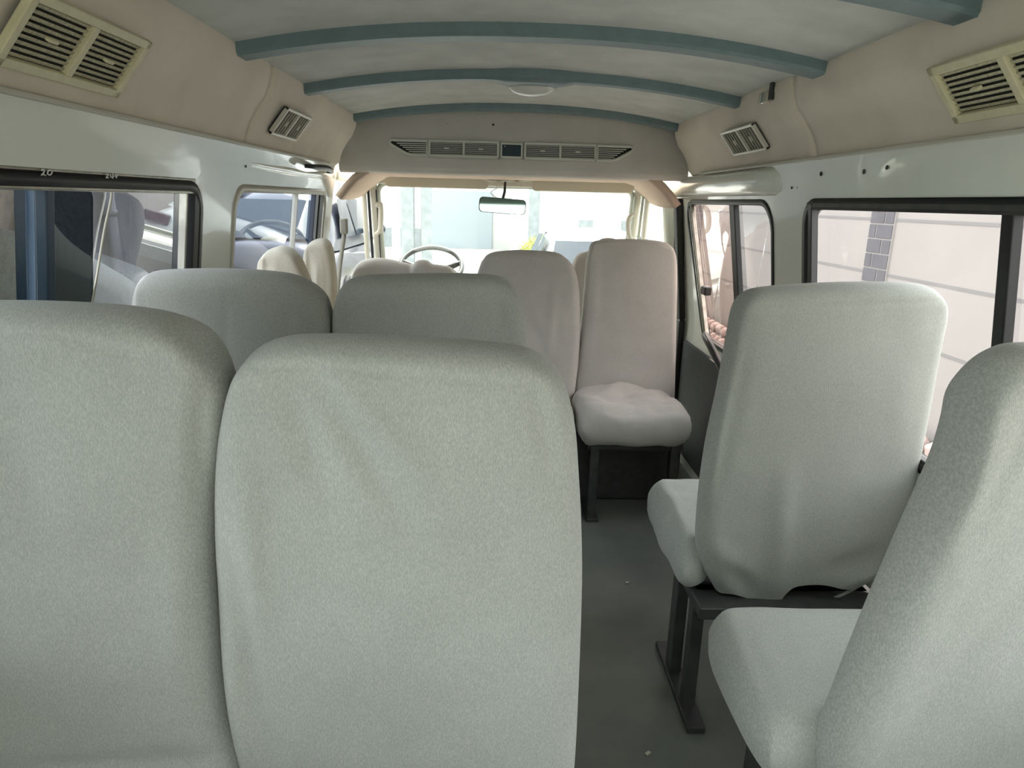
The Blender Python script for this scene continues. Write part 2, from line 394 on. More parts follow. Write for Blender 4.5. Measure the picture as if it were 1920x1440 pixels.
def vent(parent, C, u, v, w, h, m, ms, slat_along_u=True, nsl=8, name='air_vent', knobs=True, border=.012):
    """double louvred vent: C centre, u long axis, v short axis"""
    u = Vector(u).normalized(); v = Vector(v).normalized(); n = u.cross(v)
    if n.dot(CAM-C) < 0: n = -n
    ax = (u, v, n)
    bm = bmesh.new()
    bo = border
    for (cu, cv, su, sv) in ((0, h/2-bo/2, w, bo), (0, -h/2+bo/2, w, bo), (-w/2+bo/2, 0, bo, h), (w/2-bo/2, 0, bo, h), (0, 0, bo, h-2*bo+.002)):
        bbox(bm, C+u*cu+v*cv+n*.004, (su, sv, .012), ax)
    fr = mk(name, bm, m, parent, smooth=False, bevel=.002)
    bm = bmesh.new(); bbox(bm, C-n*.004, (w-bo, h-bo, .003), ax); mk('vent_recess', bm, DKHOLE, fr, smooth=False)
    bm = bmesh.new(); cw = (w-3*bo)/2
    for s in (-1, 1):
        cc = C+u*(s*(bo/2+cw/2))
        if slat_along_u:
            for k in range(nsl):
                q = (k+.5)/nsl-.5
                tv = (v*.88+n*.47).normalized()
                bbox(bm, cc+v*(q*(h-2*bo))+n*.002, (cw, (h-2*bo)/nsl*.62, .0016), (u, tv, u.cross(tv)))
        else:
            for k in range(nsl):
                q = (k+.5)/nsl-.5
                tu = (u*.55-n*.83).normalized()
                bbox(bm, cc+u*(q*cw)+n*.002, (cw/nsl*.62, h-2*bo, .0016), (tu, v, tu.cross(v)))
    mk('louvre', bm, ms, fr, smooth=False)
    if knobs:
        for s in (-1, 1):
            bm = bmesh.new(); bbox(bm, C+u*(s*(bo/2+cw/2))+n*.007, (.022 if slat_along_u else .006, .006 if slat_along_u else .018, .008), ax); mk('vent_knob', bm, m, fr, smooth=False, bevel=.002)
    return fr
ductL = empty('air_duct', (-.72, 1.2, 1.38)); tag(ductL, 'padded beige suede air duct along the left, above the dark windows', 'air duct', 'padded air ducts')
ductR = empty('air_duct', (.72, 1.2, 1.38)); tag(ductR, 'padded beige suede air duct along the right, above windows showing the pale wall', 'air duct', 'padded air ducts')
for s, r_, ys in ((-1, ductL, 1.94), (1, ductR, 1.85)):
    duct_section(s, -.6, ys-.002, False, r_); duct_section(s, ys+.002, 3.13, True, r_)
def dv(s, y, w, h, t, m, ms, al, ns, root, b=.012, tilt=0):
    C = duct_point(s, y, t)+Vector((-s*.007, 0, -.007)); v = duct_point(s, y, t+.1)-duct_point(s, y, t-.1)
    vent(root, C, (0, 1, tilt), v, w, h, m, ms, al, ns, border=b)
dv(-1, 1.12, .30, .112, .50, CREAM, DUSTY, True, 9, ductL, .014)
dv(-1, 2.19, .25, .092, .55, IVORY, IVORY, False, 5, ductL, .009)
dv(1, 1.10, .34, .112, .48, CREAM, DUSTY, True, 8, ductR, .016)
dv(1, 2.26, .29, .092, .55, IVORY, IVORY, False, 6, ductR, .009)
# small fixings on the ducts
root = empty('wiring_terminal', Vector((.665, 2.02, 1.53))); tag(root, 'small metal wiring terminal exposed at top of the right air duct', 'terminal')
for k in range(3):
    bm = bmesh.new(); bbox(bm, Vector((.660, 2.0+.022*k, 1.535)), (.012, .014, .032)); mk('terminal_block', bm, IVORY if k != 1 else CHROME, root, smooth=False, bevel=.003)
bm = bmesh.new(); bbox(bm, Vector((.658, 1.965, 1.545)), (.01, .022, .05)); tag(mk('terminal_cover', bm, BLACKP, root, smooth=False, bevel=.003), 'black cover strip')
bm = bmesh.new(); bmesh.ops.create_uvsphere(bm, u_segments=12, v_segments=8, radius=.008, matrix=Matrix.Translation((-.655, 1.17, 1.567))); tag(mk('ceiling_clip', bm, IVORY), 'tiny white clip at the top edge of the left air duct', 'clip')

# ------------------------------------------------------------------ front overhead panel
YP = 3.15
fp = empty('overhead_vent_console', (0, YP, 1.35)); tag(fp, 'taupe cloth overhead panel across the front with a row of air vents', 'overhead panel')
bm = bmesh.new(); nx = 36; rings = []
PP = [(.12, 1.70), (.05, 1.64), (.035, 1.59), (.02, 1.52), (.0, 1.42), (-.02, 1.375), (-.015, 1.352), (.01, 1.343), (.06, 1.345)]
for i in range(nx+1):
    x = -.76+1.52*i/nx; cv = .05*(abs(x)/.76)**3
    rings.append([bm.verts.new((x, YP+a-cv*.5, (min(z, zc(x)+.03) if z > 1.60 else z-.0*cv))) for a, z in PP])
for i in range(nx):
    for k in range(len(PP)-1): bm.faces.new((rings[i][k], rings[i][k+1], rings[i+1][k+1], rings[i+1][k]))
mk('panel_cloth', bm, PANEL, fp)
def pf(px, py, d=.0):
    p = on(px, py, 1, YP-.003); return p
def fvent(px0, px1, zc_, nsl, cells=2):
    a = on(px0, 290, 1, YP); b = on(px1, 290, 1, YP); C = Vector(((a.x+b.x)/2, YP-.012+.03*(zc_-1.42)/.1, zc_))
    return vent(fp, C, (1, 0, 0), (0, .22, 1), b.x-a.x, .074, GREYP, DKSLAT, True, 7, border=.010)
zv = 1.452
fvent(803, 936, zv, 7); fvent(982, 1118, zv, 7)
# square display and triangular end grilles
a, b = on(938, 290, 1, YP), on(980, 290, 1, YP); cx = (a.x+b.x)/2; wq = b.x-a.x
ax3 = (Vector((1, 0, 0)), Vector((0, .21, 1)).normalized(), Vector((0, -1, .21)).normalized())
CQ = Vector((cx, YP-.004, zv))
bm = bmesh.new()
for cu, cv, su, sv in ((0, .029, wq, .008), (0, -.029, wq, .008), (-wq/2+.004, 0, .008, .066), (wq/2-.004, 0, .008, .066)): bbox(bm, CQ+ax3[0]*cu+ax3[1]*cv, (su, sv, .014), ax3)
dq = mk('control_frame', bm, GREYP, fp, smooth=False, bevel=.002)
bm = bmesh.new(); bbox(bm, CQ, (wq-.01, .055, .006), ax3); mk('control_face', bm, mat('blue_black_panel', (.03, .05, .065), .4), dq, smooth=False)
bm = bmesh.new(); bmesh.ops.create_uvsphere(bm, u_segments=10, v_segments=6, radius=.0035, matrix=Matrix.Translation(CQ+ax3[0]*(-wq*.3)+ax3[1]*.018+ax3[2]*.004)); mk('indicator_light', bm, IVORY, dq)
for sgn, pxo, pxi in ((-1, 730, 801), (1, 1188, 1120)):
    xo, xi = on(pxo, 270, 1, YP).x, on(pxi, 285, 1, YP).x
    L_ = xo-xi
    prof = [(xi, -.031), (xi, .033), (xi+L_*.92, .033), (xo, .026), (xo-L_*.04, .012), (xi+L_*.55, -.024), (xi+L_*.38, -.031)]
    P3 = [Vector((x, YP-.006, zv))+ax3[1]*z for x, z in prof]
    bm = bmesh.new(); tube(bm, P3, .0065, n=8, closed=True); g = mk('corner_grille', bm, GREYP, fp)
    bm = bmesh.new(); bm.faces.new([bm.verts.new(p+Vector((0, .002, 0))) for p in P3]); mk('grille_recess', bm, DKHOLE, g, smooth=False)
    bm = bmesh.new()
    for k in range(7):
        z = -.024+k*.0085
        xe = xi+L_*(.40+.08*k) if k < 7 else xo
        bbox(bm, Vector(((xi+xe)/2, YP-.006, zv))+ax3[1]*z, (abs(xe-xi), .0035, .006), ax3)
    mk('grille_slat', bm, GREYP, g, smooth=False)
for px, py, m in ((837, 232, IVORY), (925, 234, BLACK)):
    p = on(px, py, 1, YP+.035); bm = bmesh.new(); bmesh.ops.create_uvsphere(bm, u_segments=10, v_segments=6, radius=.005, matrix=Matrix.Translation(p-Vector((0, .006, 0)))); mk('screw', bm, m, fp)

# cab headliner: arch beyond the panel, down to the pillars
bm = bmesh.new(); nx = 40; ny = 10; g = []
for j in range(ny+1):
    y = 3.14+.62*j/ny; row = []
    for i in range(nx+1):
        s_ = -1+2*i/nx; x = -.02+s_*.745
        e = max(0, (abs(s_)-.80)/.20)
        z = 1.352-.012*math.sin(j/ny*3)-.125*e**1.6*(1-.25*j/ny)
        row.append(bm.verts.new((x, y, z)))
    g.append(row)
for j in range(ny):
    for i in range(nx): bm.faces.new((g[j][i], g[j][i+1], g[j+1][i+1], g[j+1][i]))
o = mk('trim_5', bm, CABH); o['kind'] = 'structure'; s = o.modifiers.new('s', 'SOLIDIFY'); s.thickness = .03; s.offset = 1

# ------------------------------------------------------------------ cab: windshield surround, pillars, dash
YW = 3.78
def strip(bm, a, b, wd, dp): # box bar between points
    a, b = Vector(a), Vector(b); t = (b-a).normalized(); u = Vector((1, 0, 0)) if abs(t.x) < .7 else Vector((0, 0, 1))
    n_ = t.cross(u).normalized(); u = n_.cross(t); bbox(bm, (a+b)/2, (wd, dp, (b-a).length), (u, n_, t))
wx0, wx1 = -.705, .655
bm = bmesh.new(); tube(bm, [(x, YW-.02+.10*(1.30-z)*-1*0+(1.3-z)*.35, z) for x, z in rrect(wx0, wx1, .74, 1.315, .055)], .014, n=8, closed=True)
root = empty('window_6', (0, YW, .74)); root['kind'] = 'structure'
mk('windshield_seal', bm, PAINTD, root)
bm = bmesh.new(); bm.faces.new([bm.verts.new((x, YW-.02+(1.3-z)*.35, z)) for x, z in rrect(wx0, wx1, .74, 1.315, .055)]); mk('pane', bm, G_WIND, root, smooth=False)
for s_, xx in ((-1, wx0), (1, wx1)):
    o_ = empty('trim_%d' % (6 if s_ < 0 else 7), (xx, YW, .7)); o_['kind'] = 'structure'
    bm = bmesh.new()
    strip(bm, (xx+s_*.022, YW+.16, .70), (xx+s_*.02, YW-.04, 1.34), .035, .05)
    strip(bm, (xx+s_*.062, YW+.0, .70), (xx+s_*.055, YW-.12, 1.33), .02, .05)
    mk('pillar', bm, IVORY, o_, smooth=False, bevel=.01)
    bm = bmesh.new(); strip(bm, (xx+s_*.04, YW+.06, .70), (xx+s_*.038, YW-.09, 1.32), .012, .02); strip(bm, (xx+s_*.002, YW+.10, .70), (xx, YW-.05, 1.28), .006, .02)
    tag(mk('pillar_seal', bm, BLACK if s_ < 0 else PAINTD, o_, smooth=False, bevel=.003), 'dark rubber pillar seal' if s_ < 0 else None)
# header above the windshield
bm = bmesh.new(); bbox(bm, (-.02, YW-.03, 1.335), (1.5, .06, .05)); o = mk('trim_8', bm, IVORY, smooth=False, bevel=.01); o['kind'] = 'structure'
# cab side walls below the door windows + dash
for s_ in (-1, 1):
    bm = bmesh.new(); bbox(bm, (s_*.85, (3.15+4.15)/2 if s_ < 0 else (YF+4.15)/2, .38), (.04, 1.0 if s_ < 0 else .66, .70)); bbox(bm, (s_*.80, 3.7, 1.335), (.05, 1.1 if s_ < 0 else .5, .05))
    o = mk('wall_cab_left' if s_ < 0 else 'wall_cab_right', bm, IVORY, smooth=False, bevel=.012); o['kind'] = 'structure'
bm = bmesh.new(); bbox(bm, (0, 4.17, .35), (1.72, .04, .72)); o = mk('wall_front', bm, PAINTD, smooth=False); o['kind'] = 'structure'
root = empty('dashboard', (0, 4.0, .3)); tag(root, 'pale grey dashboard below the windshield, behind the steering wheel', 'dashboard')
bm = bmesh.new(); prof = [(3.86, .25), (3.82, .45), (3.84, .60), (3.88, .66), (3.96, .685), (4.12, .69), (4.14, .25)]
A = [bm.verts.new((-.80, y, z)) for y, z in prof]; B = [bm.verts.new((.80, y, z)) for y, z in prof]
for k in range(len(prof)): bm.faces.new((A[k], A[(k+1) % len(prof)], B[(k+1) % len(prof)], B[k]))
bm.faces.new(A); bm.faces.new(B); mk('dash_body', bm, mat('dash_plastic', (.30, .31, .29), .6), root, smooth=False, bevel=.02)
bm = bmesh.new(); bmesh.ops.create_uvsphere(bm, u_segments=24, v_segments=12, radius=1, matrix=Matrix.Translation((-.44, 3.95, .69)) @ Matrix.Diagonal((.19, .09, .07, 1))); mk('instrument_hood', bm, BLACKP, root)
# steering wheel
WC = on(808, 500, 1, 3.78); root = empty('steering_wheel', WC); tag(root, 'dark grey steering wheel in front of the driver seat', 'steering wheel')
wn = Vector((0, -.55, .83)).normalized(); wu = Vector((1, 0, 0)); wv = wn.cross(wu)
WR = on(866, 490, 1, 3.78).x-WC.x
STEER = mat('steering_grey', (.085, .09, .08), .45)
bm = bmesh.new(); tube(bm, [WC+wu*WR*math.cos(t)+wv*WR*math.sin(t) for t in [2*math.pi*i/48 for i in range(48)]], .0135, n=12, closed=True); mk('wheel_rim', bm, STEER, root)
for ang in (15, 165, 265):
    t = math.radians(ang); bm = bmesh.new(); e = WC+(wu*math.cos(t)+wv*math.sin(t))*WR; c0 = WC-wn*.02
    tube(bm, [c0.lerp(e, k/6)-wn*.015*math.sin(k/6*3.14) for k in range(7)], [.026-.013*k/6 for k in range(7)], n=10); mk('wheel_spoke', bm, STEER, root)
bm = bmesh.new(); q = Matrix((wu, wv, wn)).transposed().to_4x4(); q.translation = WC-wn*.015
bmesh.ops.create_uvsphere(bm, u_segments=24, v_segments=12, radius=1, matrix=q @ Matrix.Diagonal((.075, .06, .025, 1))); mk('wheel_hub', bm, GREYP, root)
bm = bmesh.new(); tube(bm, [WC-wn*.02, WC-wn*.15], .025); mk('steering_column', bm, BLACKP, root)
# sun visors
def visor(px0, px1, py0, py1, label, flip):
    a, b = on(px0, py0, 1, 3.62), on(px1, py1, 1, 3.62); z0, z1 = min(a.z, b.z), max(a.z, b.z)
    root = empty('sun_visor', ((a.x+b.x)/2, 3.62, z1)); tag(root, label, 'sun visor', 'sun visors')
    bm = bmesh.new(); L = rrect(min(a.x, b.x), max(a.x, b.x), z0, z1, .02)
    th = .010; fr = [bm.verts.new((x, 3.62-th, z)) for x, z in L]; bk = [bm.verts.new((x, 3.62+th, z)) for x, z in L]
    bm.faces.new(fr); bm.faces.new(bk)
    for i in range(len(L)): bm.faces.new((fr[i], fr[(i+1) % len(L)], bk[(i+1) % len(L)], bk[i]))
    mk('visor_pad', bm, VISOR, root, smooth=False, bevel=.006)
    bm = bmesh.new(); tube(bm, [(a.x, 3.62, z1+.004), (b.x, 3.62, z1+.004)], .005, n=8); mk('visor_rod', bm, IVORY, root)
    return z1
visor(722, 915, 329, 355, 'beige sun visor on the left, above the steering wheel', 1)
visor(998, 1188, 337, 363, 'beige sun visor on the right of the rear-view mirror', -1)
bm = bmesh.new(); a = on(905, 337, 1, 3.60); b = on(1005, 337, 1, 3.60); tube(bm, [(a.x, 3.6, a.z+.005), (a.x+.04, 3.6, a.z-.004), (b.x-.04, 3.6, b.z-.004), (b.x, 3.6, b.z+.005)], .006, n=8)
for px in (935, 970): p = on(px, 345, 1, 3.59); bbox(bm, p, (.026, .02, .028))
tag(mk('visor_clip_bracket', bm, IVORY, bevel=.003), 'ivory bracket with two visor clips above the rear-view mirror', 'bracket')
# mirror
mc = (on(898, 374, 1, 3.60)+on(986, 398, 1, 3.60))/2; root = empty('rear_view_mirror', mc); tag(root, 'rear-view mirror hanging at the top middle of the windshield', 'mirror')
mw = on(986, 386, 1, 3.6).x-on(898, 386, 1, 3.6).x; mh = .076
tn = Matrix.Rotation(math.radians(-1.5), 4, 'X') @ Matrix.Rotation(math.radians(3), 4, 'Y')
L = rrect(-mw/2, mw/2, -mh/2, mh/2, .02)
bm = bmesh.new(); fr = [bm.verts.new(mc+tn @ Vector((x, -.008, z))) for x, z in L]; bk = [bm.verts.new(mc+tn @ Vector((x*.92, .018, z*.85))) for x, z in L]
bm.faces.new(fr); bm.faces.new(bk)
for i in range(len(L)): bm.faces.new((fr[i], fr[(i+1) % len(L)], bk[(i+1) % len(L)], bk[i]))
mk('mirror_housing', bm, BLACKP, root, smooth=False)
bm = bmesh.new(); bm.faces.new([bm.verts.new(mc+tn @ Vector((x*.965, -.0095, z*.93))) for x, z in L]); mk('mirror_glass', bm, MIRR, root, smooth=False)
bm = bmesh.new(); tube(bm, [mc+Vector((.0, .01, .03)), mc+Vector((.01, .03, .07)), mc+Vector((.012, .05, .12))], .007, n=8); mk('mirror_stem', bm, BLACKP, root)
bm = bmesh.new(); pts = [mc+Vector((-.02-.04*math.sin(k/8*3.14), 0, .035+.055*k/8)) for k in range(9)]; tube(bm, pts, .002, n=6); mk('mirror_wire', bm, GREYP, root)
# grab handles on windshield pillars
for pxs, lab in (([(706, 388), (713, 380), (714, 410), (712, 432), (703, 440)], 'ivory grab handle on the left windshield pillar'), ([(1188, 402), (1180, 408), (1178, 425), (1181, 445), (1190, 452)], 'ivory grab handle on the right windshield pillar')):
    pts = [on(x, y, 1, 3.66) for x, y in pxs]; f = sampler(pts); bm = bmesh.new(); tube(bm, [f(k/16) for k in range(17)], [.010+.004*math.sin(k/16*3.14) for k in range(17)], n=10)
    tag(mk('grab_handle', bm, IVORY), lab, 'grab handle')

# ------------------------------------------------------------------ headers / side trims
for s_, y0, y1, zz in ((1, 2.12, 3.46, 1.325), (-1, 1.92, 3.10, 1.325)):
    bm = bmesh.new(); n = 24; rings = []
    base = [(.80, -.045), (.772, -.048), (.752, -.035), (.742, -.01), (.742, .015), (.752, .035), (.78, .046), (.80, .046)]
    if s_ < 0: base = [(x+.034, z*.7) for x, z in base]
    for i in range(n+1):
        y = y0+(y1-y0)*i/n; q = (1-min(1, (y-y0)/.16))**2
        rings.append([bm.verts.new((s_*(x+q*.035+noise.noise(Vector((y*4, z*20, s_)))*.004), y, zz+z)) for x, z in base])
    for i in range(n):
        for k in range(len(base)-1): bm.faces.new((rings[i][k], rings[i][k+1], rings[i+1][k+1], rings[i+1][k]))
    bm.faces.new(rings[0]); bm.faces.new(rings[-1])
    o = mk('trim_%d' % (9 if s_ > 0 else 10), bm, PAINT); o['kind'] = 'structure'
# overlapped sheet panels on the cant rail
for s_, y0, y1, k in ((1, -.6, 1.50, 11), (-1, -.6, 1.47, 12)):
    bm = bmesh.new(); vs = [[bm.verts.new((s_*(xw(z)-.0025), y+(.06*(1.37-z) if y > 0 else 0), z)) for z in (1.272, 1.30, 1.34, 1.385)] for y in (y0, .4, y1)]
    for i in range(2):
        for j in range(3): bm.faces.new((vs[i][j], vs[i][j+1], vs[i+1][j+1], vs[i+1][j]))
    o = mk('trim_%d' % k, bm, PAINTD if 0 else PAINT, smooth=False); o['kind'] = 'structure'; sd = o.modifiers.new('s', 'SOLIDIFY'); sd.thickness = .005; sd.offset = -1
# bright lip under the ducts
for s_, k in ((1, 13), (-1, 14)):
    bm = bmesh.new(); bbox(bm, (s_*.742, 1.2, 1.366), (.012, 3.3, .008)); o = mk('trim_%d' % k, bm, IVORY, smooth=False, bevel=.002); o['kind'] = 'structure'
# screws, holes and dents on the right cant rail, one on the left
def blob(pos, r, m, name, parent, sq=(1, 1, 1)):
    bm = bmesh.new(); bmesh.ops.create_uvsphere(bm, u_segments=12, v_segments=8, radius=1, matrix=Matrix.Translation(pos) @ Matrix.Diagonal((r*sq[0], r*sq[1], r*sq[2], 1))); return mk(name, bm, m, parent)
for px, py, m, r in ((1540, 326, BLACK, .006), (1620, 322, METALK, .006), (1480, 352, BLACK, .004), (1490, 352, CHROME, .004), (1664, 314, METALK, .005), (1733, 348, BLACK, .004), (1779, 309, CHALK, .004)):
    p = on(px, py, 0, .775); p.x = xw(p.z)-.002; blob(p, r, m, 'screw', wr, (.5, 1, 1))
p = on(248, 276, 0, -.775); p.x = -xw(p.z)+.002; blob(p, .005, BLACK, 'screw', wl, (.5, .8, 1.6))
p = on(463, 312, 0, -.775); p.x = -xw(p.z)+.002; blob(p, .004, METALK, 'screw', wl, (.5, 1, 1))
def onwall(px, py, side, off=0.0):
    x = .82
    for _ in range(6):
        p = on(px, py, 0, side*x); x = xw(p.z)+off
    return on(px, py, 0, side*x)
# ------------------------------------------------------------------ windows
r1 = window('window_1', -1, *LW1, .07, BLACK, .024)
bm = bmesh.new()
for y0, y1, z, h, t in ((-.42, 1.70, 1.268, .010, .012), (-.42, 1.70, 1.243, .012, .014)): bbox(bm, (-(xw(z)+.004), (y0+y1)/2, z), (t, y1-y0, h))
mk('window_rail', bm, ALU, r1, smooth=False, bevel=.003)
pane(r1, -1, .0, 1.16, .70, 1.25, .01, G_DIRTY, .026, label='dusty bluish rear pane')
pane(r1, -1, 1.15, 1.30, .70, 1.25, .03, G_SMOKE, .014, label='blackened narrow strip of glass')
pane(r1, -1, 1.30, 1.73, .70, 1.25, .03, G_LEFT, .018, label='scratched clear front pane')
bar(r1, -1, 1.155, .022, .69, 1.25, mat('dark_blue_frame', (.03, .06, .10), .4), .010)
bm = bmesh.new()
e = [onwall(x, y, -1, .012) for x, y in ((204, 335), (209, 350), (208, 375), (196, 430), (186, 490), (178, 540), (170, 585))]
f = sampler(e); tube(bm, [f(k/20) for k in range(21)], .0022, n=6); tag(mk('pane_edge', bm, IVORY, r1), 'bright glass edge')
bar(r1, -1, 1.705, .03, .69, 1.25, BLACK, .006, name='window_channel'); bar(r1, -1, 1.667, .006, .69, 1.25, ALU, .012, name='window_channel')
# hand-painted marks 20 and 249
def strokes(px, py, sc_, lst, root):
    bm = bmesh.new()
    for st in lst:
        pts = []
        for (a, b) in st:
            pts.append(onwall(px+a*sc_, py+b*sc_, -1, -.006))
        f = sampler(pts) if len(pts) > 1 else None
        tube(bm, [f(k/10) for k in range(11)], .0011, n=5)
    mk('painted_number', bm, CHALK, root)
strokes(77, 317, 1.0, [[(1, 3), (4, 0), (6, 3), (4, 8), (0, 12), (4, 10), (9, 12)], [(14, 2), (12, 9), (17, 11), (21, 6), (18, 2), (13, 3)]], r1)
strokes(198, 324, 1.0, [[(1, 4), (4, 2), (5, 5), (0, 9), (6, 9)], [(9, 3), (10, 8), (15, 7)], [(14, 1), (13, 11)], [(22, 4), (18, 3), (18, 7), (22, 6), (22, 2), (20, 10)]], r1)
r2 = window('window_2', -1, *LW2, .07, IVORY, .022)
pane(r2, -1, 1.97, 2.88, .70, 1.25, .03, G_LEFT2, .018, label='clear sliding pane')
bar(r2, -1, 2.87, .05, .69, 1.255, mat('navy_frame', (.025, .035, .06), .35), .014); bar(r2, -1, 2.93, .06, .69, 1.255, BLACK, .010, name='window_channel')
bar(r2, -1, 2.60, .004, .69, 1.25, IVORY, .016, name='pane_edge')
r3 = window('window_3', 1, *RW1, .07, BLACK, .03)
pane(r3, 1, 1.16, 1.97, .70, 1.25, .03, G_LILAC, .022); pane(r3, 1, -.40, 1.18, .70, 1.25, .03, G_LILAC, .016)
bar(r3, 1, 1.185, .03, .69, 1.255, BLACK, .012); bar(r3, 1, 1.93, .022, .69, 1.255, BLACKP, .004, name='window_channel')
bm = bmesh.new(); bbox(bm, (xw(1.255)+.004, .78, 1.250), (.016, 2.35, .016)); bbox(bm, (xw(.70)+.004, .78, .70), (.02, 2.35, .014)); mk('window_rail', bm, METALK, r3, smooth=False, bevel=.003)
r4 = window('window_4', 1, *RW2, (.10, .10, .07, .07), BLACK, .020)
pane(r4, 1, 2.58, 3.21, .67, 1.25, .03, G_PINK, .022, label='pink tinted front pane'); pane(r4, 1, 2.22, 2.60, .67, 1.25, .03, G_LILAC, .016)
bar(r4, 1, 2.60, .055, .67, 1.255, BLACK, .010)
for yb in (3.145, 3.18): bar(r4, 1, yb, .012, .67, 1.255, ALU, .006, name='window_channel')
p = on(1326, 545, 0, .80); bm = bmesh.new(); bbox(bm, (p.x-.005, p.y, p.z), (.03, .06, .035)); bbox(bm, (p.x+.012, p.y+.05, p.z+.005), (.02, .05, .02)); mk('window_latch', bm, BLACKP, r4, smooth=False, bevel=.006)
# ------------------------------------------------------------------ sliding door details on the right
dr = empty('door_1', (.86, 2.8, 0)); dr['kind'] = 'structure'
bm = bmesh.new(); ys = (2.10, 3.30)
vs = [bm.verts.new((.852, y, z)) for y, z in ((2.05, .06), (3.28, .06), (3.28, .60), (3.24, .605), (2.05, .605))]
bm.faces.new(vs); r = bmesh.ops.extrude_face_region(bm, geom=bm.faces[:])
for v in [g_ for g_ in r['geom'] if isinstance(g_, bmesh.types.BMVert)]: v.co.x += .02
tag(mk('door_card', bm, DOORP, dr, smooth=False, bevel=.004), 'dark lower door panel')
bm = bmesh.new(); strip(bm, (.845, 3.31, .02), (.842, 3.31, .70), .03, .06); strip(bm, (.842, 3.31, .70), (.772, 3.29, 1.27), .03, .06); mk('door_seal', bm, BLACK, dr, bevel=.008)
bm = bmesh.new(); a = on(1322, 628, 0, .82); f = sampler([a, a+Vector((-.012, -.06, -.004)), a+Vector((-.02, -.14, -.015)), a+Vector((-.012, -.22, -.055)), a+Vector((0, -.27, -.09))]); tube(bm, [f(k/14) for k in range(15)], .015, n=10); mk('door_handle', bm, BLACKP, dr)
for zz in (.50, .58, .42): blob(Vector((.826, 3.31, zz)), .010, CHROME if zz > .45 else METALK, 'door_bolt', dr, (.6, 1, 1))
# rough unpainted pillar right of the seal with cover bits, belts
bm = bmesh.new(); strip(bm, (.835, 3.45, .02), (.832, 3.45, .70), .05, .06); strip(bm, (.832, 3.45, .70), (.765, 3.45, 1.27), .05, .06); o = mk('trim_15', bm, PAINT, smooth=False, bevel=.015); o['kind'] = 'structure'
def belt(name, label, px, buckle, ax_y, m_b):
    pts = [on(x, y, 1, ax_y) for x, y in px]; root = empty(name, pts[-1]); tag(root, label, 'seat belt', None)
    f = sampler(pts); bm = bmesh.new(); tube(bm, [f(k/20) for k in range(21)], 1, prof=[(-.010, -.001), (.010, -.001), (.010, .001), (-.010, .001)], upv=(0, 1, 0)); mk('belt_webbing', bm, BELT, root)
    bm = bmesh.new(); p = on(*buckle, 1, ax_y-.01); bbox(bm, p, (.035, .03, .07)); tag(mk('belt_anchor', bm, m_b, root, smooth=False, bevel=.008), 'belt guide')
belt('seat_belt', 'dark seat belt hanging at the left door pillar by the driver seat', [(646, 435), (641, 470), (637, 500), (633, 545), (630, 600)], (645, 424), 3.22, BELT)
belt('seat_belt', 'seat belt with dark guide hanging at the right door pillar', [(1272, 475), (1268, 520), (1268, 570), (1270, 640), (1268, 700)], (1268, 460), 3.38, BELT)
p = on(1276, 552, 1, 3.36); tag(blob(p, .026, BLACKP, 'door_stop', None, (.7, .7, 1.1)), 'black rubber stop on the right door pillar', 'door stop')
# black pull handle on left header
c0, c1 = on(585, 312, 0, -.735), on(622, 322, 0, -.735); bm = bmesh.new(); f = sampler([c0+Vector((-.02, -.02, .0)), c0, c0.lerp(c1, .5)+Vector((.018, 0, .004)), c1, c1+Vector((-.02, .02, 0))])
tube(bm, [f(k/16) for k in range(17)], [.007+.004*math.sin(k/16*3.14) for k in range(17)], n=10); tag(mk('pull_handle', bm, BLACKP), 'black pull handle on the white rail above the left front window', 'handle')

